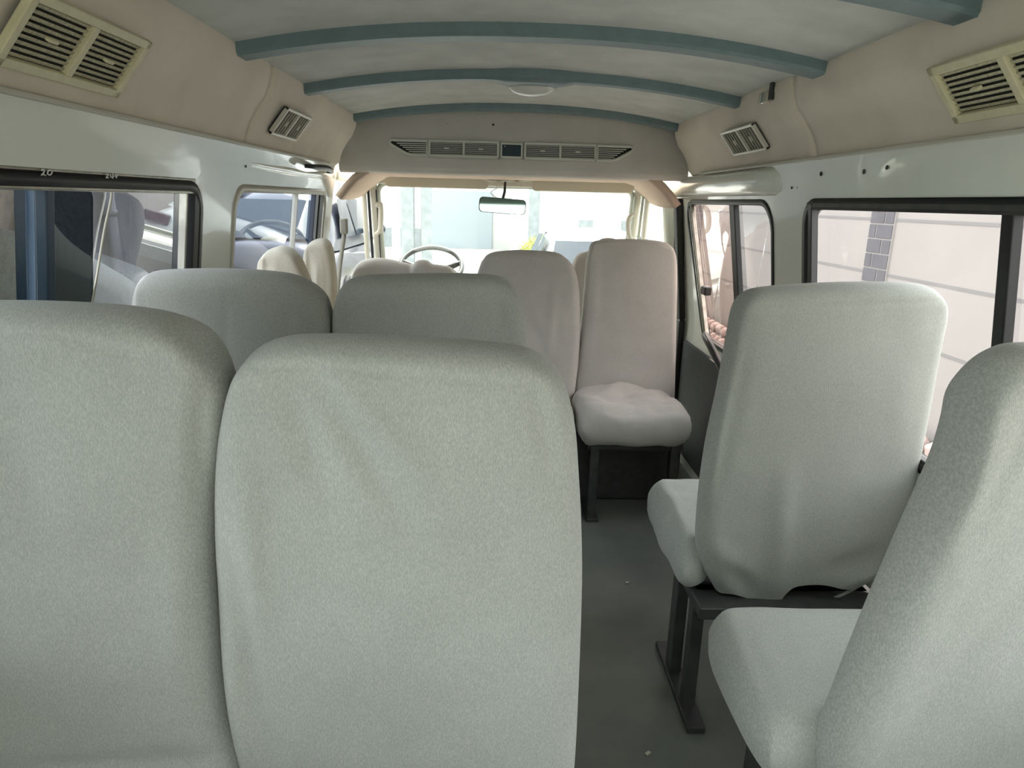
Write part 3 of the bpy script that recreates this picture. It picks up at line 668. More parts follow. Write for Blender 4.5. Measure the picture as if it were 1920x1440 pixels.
# ------------------------------------------------------------------ seats
def pillow(edges, n_, T, re, folds=(), NU=60, NV=72, rough=.002, seed=0, flat=0, hem=0, crown=.012, ruffle=0):
    """closed padded shape from four boundary curves (world points): left/right bottom->top, top/bottom left->right"""
    Lf, Rt, Tp, Bt = [sampler(e) for e in edges]
    W_ = (Rt(.5)-Lf(.5)).length; H_ = (Tp(.5)-Bt(.5)).length
    def param(N, D):
        k = min(.25, re/D); out = []
        m = max(4, N//7)
        for i in range(m): out.append(k*(1-math.cos(i/m*math.pi/2)))
        for i in range(N-2*m+1): out.append(k+(1-2*k)*i/(N-2*m))
        for i in range(m-1, -1, -1): out.append(1-k*(1-math.cos(i/m*math.pi/2)))
        return out
    S, Tt = param(NU, W_), param(NV, H_)
    c00, c10, c01, c11 = Bt(0), Bt(1), Tp(0), Tp(1)
    bm = bmesh.new(); front, back = [], []
    LS = [(Lf(t), Rt(t)) for t in Tt]; TS = [(Bt(s), Tp(s)) for s in S]
    for j, t in enumerate(Tt):
        fr, bk = [], []
        for i, s in enumerate(S):
            P = TS[i][0]*(1-t)+TS[i][1]*t+LS[j][0]*(1-s)+LS[j][1]*s-(c00*((1-s)*(1-t))+c10*(s*(1-t))+c01*((1-s)*t)+c11*(s*t))
            d1 = min(s, 1-s)*W_; d2 = min((1-t)*H_, (t*H_ if not hem else 9))
            g1 = min(1, d1/re); g2 = min(1, d2/re)
            f1 = (1-(1-g1)**2.4)**(1/2.4); f2 = (1-(1-g2)**2.4)**(1/2.4)
            ff = f1*f2
            h = T/2*ff+crown*ff*math.sin(math.pi*s)*math.sin(math.pi*min(1, t*.9+.05))
            q = Vector((P.x*5+seed*7.3, P.y*5, P.z*5))
            dis = noise.noise(q)*rough*1.6+noise.noise(q*3.1)*rough*.6
            for (a, b, wd, amp) in folds:
                ab = b-a; u = max(0, min(1, (P-a).dot(ab)/ab.length_squared)); c_ = a+ab*u; ds = (P-c_)
                ds = ds-n_*ds.dot(n_); taper = math.sin(math.pi*min(1, max(0, .08+.84*u)))
                dis += amp*math.exp(-(ds.length/wd)**2)*(taper if amp < .5 else 1)
            edge = min(1, min(d1, d2)/.012)
            if i in (0, NU) or (j in (0, NV) and not (hem and j == 0)):
                v = bm.verts.new(P); fr.append(v); bk.append(v)
            else:
                fr.append(bm.verts.new(P+n_*(h+dis*ff))); bk.append(bm.verts.new(P-n_*(h+dis*ff*.4)))
        front.append(fr); back.append(bk)
    def q4(vs):
        u = []
        for v in vs:
            if v not in u: u.append(v)
        if len(u) >= 3:
            try: bm.faces.new(u)
            except Exception: pass
    for j in range(len(Tt)-1):
        for i in range(len(S)-1):
            q4((front[j][i], front[j][i+1], front[j+1][i+1], front[j+1][i]))
            q4((back[j][i], back[j+1][i], back[j+1][i+1], back[j][i+1]))
    if ruffle:
        for v in bm.verts: v.co += noise.noise_vector(v.co*9+Vector((seed, 0, 0)))*ruffle+noise.noise_vector(v.co*22)*ruffle*.35
    if hem:
        for i in range(len(S)-1): q4((front[0][i], back[0][i], back[0][i+1], front[0][i+1]))
    return bm
def pix_edges(E, O, n_): return [[onpl(x, y, O, n_) for x, y in e] for e in E]
def plane(y, z, tilt):
    t = math.radians(tilt); return Vector((0, y, z)), Vector((0, -math.cos(t), -math.sin(t)))
def backrest(parent, E, y, tilt, m, T=.085, re=.045, folds=(), z=1.08, name='backrest', **k):
    O, n_ = plane(y, z, tilt); F_ = []
    for (a, b, wd, amp) in folds: F_.append((onpl(*a, O, n_), onpl(*b, O, n_), wd, amp))
    return mk(name, pillow(pix_edges(E, O, n_), n_, T, re, F_, **k), m, parent)
def cushion(parent, x0, x1, y0, y1, z, m, T=.12, r=.05, seed=0, name='seat_cushion', folds=(), rough=.003, ruffle=0):
    b0, b1 = y0, y1
    left = [(x0+.012, b0, z), (x0, b0+.08, z), (x0, b1-.08, z), (x0+.015, b1-.012, z)]
    right = [(x1-.012, b0, z), (x1, b0+.08, z), (x1, b1-.08, z), (x1-.015, b1-.012, z)]
    top = [(x0+.015, b1-.012, z), (x0+.09, b1, z), (x1-.09, b1, z), (x1-.015, b1-.012, z)]
    bot = [(x0+.012, b0, z), (x0+.1, b0-.004, z), (x1-.1, b0-.004, z), (x1-.012, b0, z)]
    F_ = [(Vector(a), Vector(b), w_, h_) for a, b, w_, h_ in folds]
    return mk(name, pillow([left, right, top, bot], Vector((0, 0, 1)), T, r, F_, NU=44, NV=44, rough=rough, seed=seed, ruffle=ruffle), m, parent)
def cushion_skew(parent, x0, x1, yl, yr, y1, z, m, T, r, seed, folds, rough=.003, ruffle=.006):
    left = [(x0+.012, yl, z-.01), (x0, yl+.08, z), (x0, y1-.08, z), (x0+.015, y1-.012, z)]
    right = [(x1-.012, yr, z), (x1, yr+.08, z), (x1, y1-.08, z), (x1-.015, y1-.012, z)]
    top = [(x0+.015, y1-.012, z), (x0+.09, y1, z), (x1-.09, y1, z), (x1-.015, y1-.012, z)]
    bot = [(x0+.012, yl, z-.01), (x0+.06, yl+.02, z), (x0+.14, yr-.01, z), (x1-.1, yr-.004, z), (x1-.012, yr, z)]
    F_ = [(Vector(a), Vector(b), w_, h_) for a, b, w_, h_ in folds]
    return mk('seat_cushion', pillow([left, right, top, bot], Vector((0, 0, 1)), T, r, F_, NU=44, NV=44, rough=rough, seed=seed, ruffle=ruffle), m, parent)
def base(parent, x0, x1, y0, y1, ztop, m=METALK, bars=True):
    for x in (x0+.03, x1-.03):
        for y in (y0+.03, y1-.06):
            bm = bmesh.new(); bbox(bm, (x, y, ztop/2), (.035, .045, ztop)); mk('leg', bm, m, parent, smooth=False, bevel=.004)
    bm = bmesh.new()
    for x in (x0+.03, x1-.03): bbox(bm, (x, (y0+y1)/2, ztop-.015), (.035, y1-y0, .03))
    for y in (y0+.03, y1-.06): bbox(bm, ((x0+x1)/2, y, ztop-.015), (x1-x0, .035, .03))
    mk('seat_frame', bm, m, parent, smooth=False)
    for x in (x0+.03, x1-.03): bm = bmesh.new(); bbox(bm, (x, (y0+y1)/2, .008), (.05, y1-y0+.04, .014)); mk('floor_rail', bm, m, parent, smooth=False, bevel=.003)
G = 'cloth-covered passenger seats'
def seat(label, loc, name='passenger_seat', group=G):
    r = empty(name, loc); return tag(r, label, 'seat', group)
# nearest pair
A_ = seat('largest light grey covered seat back, front centre, nearest the camera beside the aisle', (-.18, .9, 0))
EA = ([(485, 1580), (463, 1440), (440, 1340), (427, 1250), (418, 1100), (413, 960), (417, 850), (428, 770), (444, 710), (462, 678)],
      [(1058, 1580), (1075, 1440), (1083, 1300), (1090, 1100), (1089, 980), (1084, 880), (1078, 800), (1066, 740), (1052, 706), (1034, 686)],
      [(462, 678), (482, 654), (520, 638), (580, 631), (700, 633), (800, 638), (900, 645), (970, 654), (1005, 667), (1034, 686)],
      [(485, 1580), (600, 1590), (900, 1590), (1058, 1580)])
folds = [((600, 665), (790, 960), .018, -.010), ((640, 690), (840, 880), .016, .009), ((560, 690), (640, 900), .022, -.008), ((480, 800), (500, 1150), .022, .009), ((455, 950), (520, 1350), .016, -.010), ((1000, 700), (1050, 900), .016, -.008), ((700, 660), (900, 800), .015, -.004),
         ((478, 668), (640, 666), .006, -.0045), ((640, 666), (1030, 700), .006, -.0045), ((440, 1150), (480, 1420), .012, .008), ((1020, 1200), (1040, 1420), .02, .004), ((540, 1405), (1000, 1430), .03, -.006)]
backrest(A_, EA, .80, 5, FAB, T=.10, re=.05, folds=folds, NU=90, NV=120, seed=1, rough=.0022)
cushion(A_, -.40, .0, .93, 1.34, .42, FAB, seed=2); base(A_, -.39, -.01, .94, 1.26, .35)
B_ = seat('light grey covered seat back cut off by the left edge of the photo', (-.62, .9, 0))
EB = ([(-170, 1580), (-230, 1440), (-290, 1100), (-290, 850), (-270, 700), (-235, 630)],
      [(490, 1560), (470, 1440), (456, 1390), (436, 1320), (420, 1200), (411, 1040), (416, 920), (430, 820), (438, 750), (428, 700), (405, 662), (378, 636)],
      [(-235, 630), (-190, 590), (-100, 570), (0, 567), (120, 570), (220, 577), (290, 588), (340, 606), (378, 636)],
      [(-170, 1580), (0, 1590), (300, 1585), (490, 1560)])
folds = [((405, 690), (400, 900), .010, -.008), ((425, 720), (420, 860), .010, .006), ((-150, 600), (150, 606), .006, -.004), ((150, 606), (385, 665), .006, -.004), ((0, 1390), (440, 1372), .022, -.014), ((-100, 1430), (300, 1440), .03, -.016), ((380, 1000), (360, 1300), .03, .004), ((60, 700), (150, 1000), .03, -.003)]
backrest(B_, EB, .80, 5, FAB, T=.10, re=.05, folds=folds, NU=90, NV=110, seed=3, rough=.0025)
cushion(B_, -.83, -.42, .93, 1.34, .42, FAB, seed=4); base(B_, -.82, -.43, .94, 1.26, .35)
# second row pair
C_ = seat('green-grey second-row seat back with a vertical seam, under the dark window', (-.64, 1.6, 0))
EC = ([(250, 1100), (250, 900), (250, 750), (254, 600), (262, 532)], [(634, 1100), (630, 900), (627, 700), (625, 610), (616, 560)],
      [(262, 532), (275, 515), (310, 507), (420, 505), (510, 510), (555, 518), (590, 536), (616, 560)], [(250, 1100), (400, 1105), (500, 1105), (634, 1100)])
backrest(C_, EC, 1.5, 9, FABG, folds=[((437, 520), (447, 800), .004, -.0018), ((560, 530), (600, 700), .02, .004)], seed=5)
cushion(C_, -.84, -.45, 1.64, 2.02, .42, FABG, seed=6); base(C_, -.83, -.46, 1.62, 1.96, .35)
D_ = seat('green-grey second-row seat back beside the aisle, below the steering wheel', (-.23, 1.6, 0))
ED = ([(634, 1100), (630, 900), (627, 700), (625, 600), (632, 553)], [(1010, 1100), (1004, 900), (996, 740), (990, 650), (984, 585), (966, 540)],
      [(632, 553), (648, 530), (680, 518), (760, 515), (860, 514), (920, 517), (948, 525), (966, 540)], [(634, 1100), (750, 1105), (900, 1105), (1010, 1100)])
backrest(D_, ED, 1.5, 9, FABG, folds=[((935, 530), (955, 650), .006, -.006), ((650, 545), (900, 530), .008, .002)], seed=7)
cushion(D_, -.43, -.05, 1.64, 2.02, .42, FABG, seed=8); base(D_, -.42, -.06, 1.62, 1.96, .35)
# middle right single seat
E_ = seat('grey covered seat alone right of the aisle, loose hem hanging over black legs', (.62, 1.5, 0))
EE = ([(1338, 1100), (1308, 1040), (1308, 960), (1322, 850), (1345, 740), (1362, 650), (1374, 590), (1388, 562)],
      [(1684, 1012), (1700, 940), (1718, 850), (1738, 740), (1754, 650), (1765, 590), (1760, 556)],
      [(1388, 562), (1402, 547), (1430, 539), (1500, 533), (1600, 529), (1700, 530), (1738, 537), (1760, 556)],
      [(1338, 1100), (1362, 1094), (1400, 1104), (1440, 1110), (1460, 1090), (1478, 1078), (1520, 1075), (1570, 1083), (1600, 1076), (1640, 1042), (1684, 1012)])
folds = [((1400, 572), (1745, 556), .006, -.004), ((1395, 600), (1335, 900), .014, -.006), ((1350, 700), (1312, 960), .010, .006), ((1320, 1000), (1400, 1060), .025, .008), ((1455, 850), (1440, 1100), .03, .008), ((1520, 1060), (1640, 1010), .03, -.008), ((1560, 1080), (1670, 1030), .015, .008), ((1360, 1030), (1400, 1100), .02, -.006)]
backrest(E_, EE, 1.40, 3, mat_E := FABG, T=.09, re=.045, folds=folds, NU=80, NV=96, seed=9, hem=1, rough=.002)
cushion_skew(E_, .365, .80, 1.40, 1.53, 1.84, .415, FAB, T=.14, r=.055, seed=10, folds=[((.385, 1.42, .42), (.40, 1.78, .42), .012, .010), ((.40, 1.40, .42), (.47, 1.6, .42), .022, -.016)])
for x, y0 in ((.43, 1.44), (.80, 1.44)):
    for yy, ww in ((y0+.02, .035), (y0+.16, .05)):
        bm = bmesh.new(); bbox(bm, (x, yy, .18), (.03, ww, .35)); mk('leg', bm, METALK, E_, smooth=False, bevel=.003)
bm = bmesh.new()
for x in (.43, .80): bbox(bm, (x, 1.54, .010), (.045, .34, .018)); mk('floor_rail', bm, METALK, E_, smooth=False, bevel=.003); bm = bmesh.new()
bbox(bm, (.62, 1.50, .345), (.44, .30, .03)); bbox(bm, (.62, 1.44, .325), (.42, .03, .07)); mk('seat_frame', bm, METALK, E_, smooth=False, bevel=.004)
bm = bmesh.new(); a = on(1400, 1122, 1, 1.44); tube(bm, [a+Vector((-.02, .0, .0)), a, a+Vector((.02, 0, -.012)), a+Vector((.022, 0, -.03))], .006, n=8); mk('recline_lever', bm, BLACKP, E_)
bm = bmesh.new(); a = on(1645, 1075, 1, 1.40); b = on(1590, 1110, 1, 1.40); c_ = on(1540, 1130, 1, 1.41); f = sampler([a, b, c_])
tube(bm, [f(k/8) for k in range(9)], [.004, .005, .005, .004, .004, .004, .004, .006, .010], n=7)
for dx, dz in ((-.012, -.006), (.0, -.022), (-.018, .006)): tube(bm, [c_, c_+Vector((dx, 0, dz))], [.005, .002], n=6)
tag(mk('cover_tie', bm, FABG, E_), 'knotted cloth tie of the cover')
# near right seat
F2 = seat('light grey covered seat cut off by the right edge of the photo', (.66, .9, 0))
EF = ([(1545, 1560), (1533, 1440), (1538, 1395), (1562, 1335), (1602, 1240), (1642, 1150), (1685, 1060), (1725, 980), (1765, 900), (1790, 830), (1800, 785), (1812, 750)],
      [(2300, 1580), (2340, 1440), (2400, 1100), (2420, 850), (2400, 700), (2360, 660)],
      [(1812, 750), (1832, 708), (1862, 673), (1895, 654), (1930, 647), (2050, 645), (2200, 645), (2300, 650), (2360, 660)],
      [(1545, 1560), (1800, 1590), (2100, 1590), (2300, 1580)])
folds = [((1900, 700), (1760, 1000), .012, -.004), ((1860, 800), (1640, 1250), .02, .005), ((1900, 1000), (1600, 1400), .02, -.005), ((1870, 660), (2000, 690), .008, .002)]
backrest(F2, EF, .80, 4, FAB, T=.10, re=.05, folds=folds, NU=80, NV=100, seed=11)
cushion(F2, .345, .80, .855, 1.19, .42, FAB, T=.13, r=.05, seed=12, folds=[((.37, .85, .42), (.39, 1.1, .42), .012, -.006), ((.42, .85, .42), (.5, 1.1, .42), .03, .004)]); base(F2, .40, .78, .80, 1.10, .35)
# rear-facing pair near the front
G_ = seat('boxy taupe covered seat facing the camera beside the right sliding door', (.46, 2.8, 0))
EG = ([(1070, 770), (1078, 700), (1088, 620), (1095, 540), (1099, 490), (1106, 462)], [(1262, 790), (1265, 700), (1267, 600), (1268, 500), (1262, 465)],
      [(1106, 462), (1118, 451), (1180, 448), (1240, 453), (1262, 465)], [(1070, 770), (1130, 775), (1200, 778), (1262, 790)])
backrest(G_, EG, 2.95, -6, FABT, T=.09, re=.035, folds=[((1120, 470), (1100, 700), .02, .003), ((1090, 700), (1240, 720), .04, .006)], seed=13, z=1.09)
cushion(G_, .255, .70, 2.47, 2.90, .400, FABT, ruffle=.011, T=.15, r=.07, seed=14, folds=[((.30, 2.50, .41), (.52, 2.49, .41), .016, -.016), ((.50, 2.515, .41), (.68, 2.50, .41), .014, -.012), ((.28, 2.58, .41), (.5, 2.86, .41), .03, .012), ((.38, 2.58, .41), (.62, 2.86, .41), .025, -.010), ((.6, 2.55, .41), (.67, 2.8, .41), .02, -.012), ((.275, 2.5, .41), (.275, 2.8, .41), .012, .010)], rough=.010); base(G_, .30, .68, 2.52, 2.92, .33)
H_ = seat('taupe covered round-shouldered seat facing the camera, left of the boxy one', (.08, 2.8, 0))
EH = ([(900, 790), (896, 700), (893, 600), (893, 530), (903, 490)], [(1072, 780), (1084, 680), (1088, 610), (1085, 550), (1078, 508), (1066, 489)],
      [(903, 490), (918, 475), (960, 469), (1020, 470), (1046, 476), (1066, 489)], [(900, 790), (960, 795), (1020, 795), (1072, 780)])
backrest(H_, EH, 2.92, -6, FABT, ruffle=.004, T=.09, re=.045, folds=[((915, 490), (900, 540), .01, -.008), ((1040, 520), (1020, 720), .02, .004), ((990, 600), (1060, 740), .02, -.004)], seed=15, z=1.05, rough=.004)
cushion(H_, -.15, .245, 2.50, 2.88, .405, FABT, ruffle=.009, T=.13, r=.06, seed=16, rough=.005); base(H_, -.13, .24, 2.52, 2.88, .35)
for par, xa, xb in ((G_, .25, .70), (H_, -.15, .24)):
    bm = bmesh.new(); bbox(bm, ((xa+xb)/2, 2.80, .17), (xb-xa, .16, .335)); mk('dark_fill_box', bm, METALK, par, smooth=False, bevel=.006)  # added box deepens the dark below these seats and covers a bright gap
# driver and passenger seats
I_ = seat('driver seat top with creased beige-grey cover behind the steering wheel', (-.46, 3.4, 0), 'driver_seat', None)
EI = ([(650, 700), (652, 600), (656, 530), (664, 503)], [(880, 700), (878, 600), (868, 530), (856, 510)],
      [(664, 503), (676, 490), (700, 485), (735, 487), (762, 494), (772, 497), (784, 488), (800, 489), (812, 496), (840, 500), (856, 510)], [(650, 700), (730, 705), (800, 705), (880, 700)])
backrest(I_, EI, 3.22, 6, FABT, ruffle=.005, T=.10, re=.04, folds=[((766, 498), (768, 530), .01, -.014), ((690, 505), (840, 515), .02, .005)], seed=17, rough=.004, z=1.0)
cushion(I_, -.72, -.22, 3.28, 3.70, .40, FABT, seed=18); base(I_, -.70, -.24, 3.28, 3.66, .33)
J_ = seat('front passenger seat, only its rounded top showing between the two taupe seats', (.42, 3.4, 0), 'front_passenger_seat', None)
EJ = ([(1064, 700), (1066, 600), (1068, 520), (1074, 492)], [(1236, 700), (1236, 600), (1234, 520), (1226, 488)],
      [(1074, 492), (1084, 478), (1105, 471), (1150, 468), (1190, 470), (1212, 476), (1226, 488)], [(1064, 700), (1130, 705), (1180, 705), (1236, 700)])
backrest(J_, EJ, 3.26, 6, FABT, T=.10, re=.05, seed=19, z=1.0)
backrest(J_, ([(1116, 482), (1114, 468), (1120, 453)], [(1168, 482), (1170, 468), (1164, 453)], [(1120, 453), (1132, 447), (1150, 447), (1164, 453)], [(1116, 482), (1130, 484), (1150, 484), (1168, 482)]), 3.26, 6, FABT, T=.06, re=.02, seed=20, z=1.0, name='headrest', NU=20, NV=20)
cushion(J_, .20, .66, 3.32, 3.72, .40, FABT, seed=21); base(J_, .22, .64, 3.32, 3.68, .33)
# pale narrow seats against the left wall
K_ = seat('cream covered narrow seat back, rounded top, before the left front window', (-.72, 2.35, 0))
EK = ([(484, 800), (484, 650), (483, 560), (486, 500), (492, 480)], [(612, 800), (606, 650), (592, 570), (578, 515), (560, 478)],
      [(492, 480), (506, 467), (527, 461), (545, 466), (560, 478)], [(484, 800), (530, 805), (570, 805), (612, 800)])
backrest(K_, EK, 2.32, 6, FABC, ruffle=.005, T=.09, re=.04, folds=[((500, 480), (512, 505), .012, -.012), ((525, 480), (530, 620), .012, .006)], seed=22, rough=.004, z=1.1, NU=40)
cushion(K_, -.84, -.50, 2.38, 2.72, .42, FABC, seed=23); base(K_, -.83, -.52, 2.38, 2.68, .35)
L2 = seat('cream covered narrow seat back with long folds, beside the left door pillar', (-.74, 2.85, 0))
EL = ([(566, 760), (568, 640), (570, 540), (571, 480), (576, 465)], [(636, 760), (634, 640), (630, 540), (628, 490), (621, 460)],
      [(576, 465), (585, 452), (600, 447), (612, 450), (621, 460)], [(566, 760), (590, 765), (610, 765), (636, 760)])
backrest(L2, EL, 2.85, 6, FABC, ruffle=.005, T=.09, re=.035, folds=[((585, 475), (590, 560), .012, -.016), ((600, 490), (605, 640), .010, .008), ((615, 480), (622, 640), .010, -.006)], seed=24, rough=.004, z=1.1, NU=36)
cushion(L2, -.83, -.55, 2.90, 3.10, .42, FABC, seed=25, r=.04); base(L2, -.82, -.57, 2.88, 3.08, .35)
# step / heater box in the shade beside the door, small white box
bm = bmesh.new(); bbox(bm, (.45, 3.10, .06), (.74, .16, .12)); tag(mk('floor_step', bm, METALK, smooth=False, bevel=.01), 'dark raised step on the floor behind the rear-facing seats', 'step')
p = on(1475, 1172, 0, .74); bm = bmesh.new(); bbox(bm, (.70, p.y+.06, .09), (.12, .14, .18)); tag(mk('wheel_arch_box', bm, mat('pale_grey_sheet', (.5, .52, .5), .5), smooth=False, bevel=.006), 'pale grey box on the floor seen under the lone right seat', 'box')
# litter
for px, py, lab in ((1176, 1092, 'small pale scrap on the dark floor of the aisle'), (1215, 1412, 'tiny white scrap on the floor near the bottom of the photo')):
    p = on(px, py, 2, .004); bm = bmesh.new(); bbox(bm, (p.x, p.y, .004), (.014, .008, .003), (Vector((.8, .6, 0)), Vector((-.6, .8, 0)), Vector((0, 0, 1)))); tag(mk('litter_scrap', bm, IVORY, smooth=False, bevel=.001), lab, 'litter')

# ------------------------------------------------------------------ outside
ZG = -.55
PAVE = mat('sunlit_pavement', (.40, .39, .36), .9, noise_s=1.2, c2=(.50, .49, .455))
bm = bmesh.new(); bbox(bm, (0, 20, ZG-.05), (60, 80, .1)); o = mk('ground', bm, PAVE, smooth=False); o['kind'] = 'structure'
PALE = mat('cream_garden_wall', (.255, .235, .222), .9, noise_s=1.2, c2=(.275, .255, .242), bump=.1, bs=40)
GROUT = mat('grey_joint', (.175, .165, .165), .9)
BRK = mat('grey_brick_face', (.085, .08, .09), .9, noise_s=6, c2=(.105, .10, .11))
BRJ = mat('pale_mortar', (.27, .255, .245), .9)
COB = mat('pink_grey_cobble', (.26, .20, .185), .85, noise_s=8, c2=(.36, .28, .26), bump=.4, bs=30, bd=.006)
XW = 3.1
gw = empty('garden_wall', (XW, 6, ZG)); tag(gw, 'pale cream boundary wall with grey joint lines outside the right windows', 'wall')
bm = bmesh.new(); bbox(bm, (XW+.12, 5.5, .55), (.24, 15, 2.2)); mk('wall_face', bm, PALE, gw, smooth=False)
for zz in (.265, .735, 1.17): bm = bmesh.new(); bbox(bm, (XW-.001, 5.5, zz), (.004, 15, .022)); mk('joint_line', bm, GROUT, gw, smooth=False)
bm = bmesh.new()
for yy in (4.0, 7.6, 10.0):
    pass
pys = [on(1657, 420, 0, XW).y, on(1311, 420, 0, XW).y]
for yc in pys:
    bm = bmesh.new(); bbox(bm, (XW-.005, yc, .55), (.02, .36, 2.2)); pl = mk('pilaster', bm, BRJ, gw, smooth=False)
    bm = bmesh.new(); z = ZG+.01; row = 0
    while z < 1.55:
        cells = ((-.175, .0625), (.0725+0, .175)) if row % 2 else ((-.175, -.0475), (-.0375, .175))
        for a, b in cells: bbox(bm, (XW-.016, yc+(a+b)/2, z+.055), (.012, b-a-.008, .108))
        z += .12; row += 1
    mk('brick_facing', bm, BRK, pl, smooth=False, bevel=.003)
# cobbles at the wall foot: each a stone
k = 0
cobm = []
for t in range(4):
    bm = bmesh.new(); bmesh.ops.create_icosphere(bm, subdivisions=3, radius=1)
    for v in bm.verts:
        f_ = 1+.25*noise.noise(v.co*1.3+Vector((t*5, 0, 0))); v.co = Vector((v.co.x*.07*f_, v.co.y*.085*f_, v.co.z*.06*f_))
    me = bpy.data.meshes.new('cobble'); bm.to_mesh(me); bm.free(); me.materials.append(COB)
    for p in me.polygons: p.use_smooth = True
    cobm.append(me)
nco = 0
for (ya, yb) in ((4.1, 5.6), (8.4, 11.4)):
    y = ya
    while y < yb:
        for lev in range(2):
            o = bpy.data.objects.new('cobble_stone', cobm[random.randrange(4)]); col.objects.link(o)
            o.location = (XW-.06-random.random()*.02-.025*(2-lev), y+(.075 if lev % 2 else 0)+random.uniform(-.01, .01), ZG+.055+lev*.125)
            o.rotation_euler = (random.uniform(-.4, .4), 0, random.uniform(-.4, .4)); nco += 1
            tag(o, 'pinkish cobble at the foot of the cream wall, %s' % ('seen through the near right window' if yb < 6 else 'seen through the pink-tinted pane'), 'stone', 'cobbles in the near right window' if yb < 6 else 'cobbles in the pink pane')
        y += .205

# ---- cars
def loft(bm, sts, n=28, e=3.2):
    rings = []
    for (y, zb, zt, hw) in sts:
        zc_, hh = (zb+zt)/2, (zt-zb)/2
        rings.append([bm.verts.new((hw*math.copysign(abs(math.cos(a))**(2/e), math.cos(a)), y, zc_+hh*math.copysign(abs(math.sin(a))**(2/e), math.sin(a)))) for a in [2*math.pi*(k+.5)/n for k in range(n)]])
    for i in range(len(rings)-1):
        for k in range(n): bm.faces.new((rings[i][k], rings[i][(k+1) % n], rings[i+1][(k+1) % n], rings[i+1][k]))
    bm.faces.new(rings[0]); bm.faces.new(rings[-1])
CARG = mat('car_glass', (.02, .03, .04), .12, spec=.35)
TYRE = mat('tyre', (.02, .02, .02), .8)
def car(loc, rz, paint, label, hscale=1.0):
    root = empty('parked_car', loc); root.rotation_euler = (0, 0, rz); tag(root, label, 'car')
    Mw = WM(root) @ Matrix.Scale(1, 4)
    def fin(name, bm, m, par=root, **k):
        for v in bm.verts: v.co = Mw @ Vector((v.co.x, v.co.y, v.co.z*hscale))
        return mk(name, bm, m, par, **k)
    bm = bmesh.new(); loft(bm, [(-2.2, .35, .70, .70), (-2.12, .24, .92, .82), (-1.7, .2, .98, .87), (-.8, .2, .98, .88), (.6, .2, .97, .88), (1.2, .2, .93, .87), (1.9, .22, .84, .83), (2.2, .28, .72, .74), (2.28, .34, .6, .66)])
    body = fin('car_body', bm, paint)
    bm = bmesh.new(); n = 20; rings = []
    for (y, zt, hwb, hwt) in ((-1.75, .93, .78, .72), (-1.35, 1.20, .79, .66), (-1.0, 1.38, .79, .60), (-.6, 1.44, .79, .58), (0, 1.46, .79, .58), (.35, 1.43, .79, .58), (.75, 1.22, .79, .64), (1.2, .92, .78, .72)):
        pr = [(-hwb, .88), (-(hwb+hwt)/2-.01, .9+(zt-.9)*.5), (-hwt, zt-.05), (-hwt*.8, zt-.005), (0, zt+.02), (hwt*.8, zt-.005), (hwt, zt-.05), ((hwb+hwt)/2+.01, .9+(zt-.9)*.5), (hwb, .88)]
        rings.append([bm.verts.new((x, y, z)) for x, z in pr])
    for i in range(len(rings)-1):
        for k in range(len(pr)-1): bm.faces.new((rings[i][k], rings[i][k+1], rings[i+1][k+1], rings[i+1][k]))
    fin('car_roof', bm, paint, sub=1)
    def quad(pts, name='car_window'):
        bm = bmesh.new(); bm.faces.new([bm.verts.new(p) for p in pts]); fin(name, bm, CARG, smooth=False)
    quad([(-.66, -1.715, .99), (.66, -1.715, .99), (.56, -1.16, 1.335), (-.56, -1.16, 1.335)], 'rear_window')
    quad([(-.66, 1.17, .97), (.66, 1.17, .97), (.56, .56, 1.36), (-.56, .56, 1.36)], 'front_windshield')
    for s_ in (-1, 1):
        quad([(s_*.80, -1.25, .99), (s_*.80, -.42, .99), (s_*.655, -.42, 1.37), (s_*.665, -.92, 1.35)]); quad([(s_*.80, -.34, .99), (s_*.80, .82, .99), (s_*.675, .34, 1.35), (s_*.655, -.34, 1.38)])
        bm = bmesh.new(); bmesh.ops.create_uvsphere(bm, u_segments=14, v_segments=8, radius=1, matrix=Matrix.Translation((s_*.95, .62, 1.02)) @ Matrix.Diagonal((.10, .05, .07, 1))); fin('side_mirror', bm, paint)
        for yy in (-1.38, 1.38):
            bm = bmesh.new(); bmesh.ops.create_cone(bm, cap_ends=True, segments=28, radius1=.32, radius2=.32, depth=.22, matrix=Matrix.Translation((s_*.80, yy, .32)) @ Matrix.Rotation(math.pi/2, 4, 'Y')); wo_ = fin('wheel', bm, TYRE, smooth=False, bevel=.02)
            bm = bmesh.new(); bmesh.ops.create_cone(bm, cap_ends=True, segments=24, radius1=.2, radius2=.17, depth=.02, matrix=Matrix.Translation((s_*.915, yy, .32)) @ Matrix.Rotation(math.pi/2, 4, 'Y')); fin('wheel_cap', bm, CHROME, wo_, smooth=False)
        bm = bmesh.new(); bbox(bm, (s_*.66, -2.16, .80), (.26, .08, .12)); fin('tail_light', bm, mat('tail_light_red', (.03, .01, .01), .2), smooth=False, bevel=.02)
        bm = bmesh.new(); bbox(bm, (s_*.60, 2.18, .68), (.28, .10, .10)); fin('headlight', bm, CHROME, smooth=False, bevel=.02)
    return root
SILV = mat('silver_car_paint', (.30, .32, .325), .3, metal=.2, coat=.6)
WHT = mat('white_car_paint', (.34, .35, .36), .3, coat=.5)
car((1.22, 9.7, ZG), 0, SILV, 'silver car parked ahead, seen through the right half of the windshield')
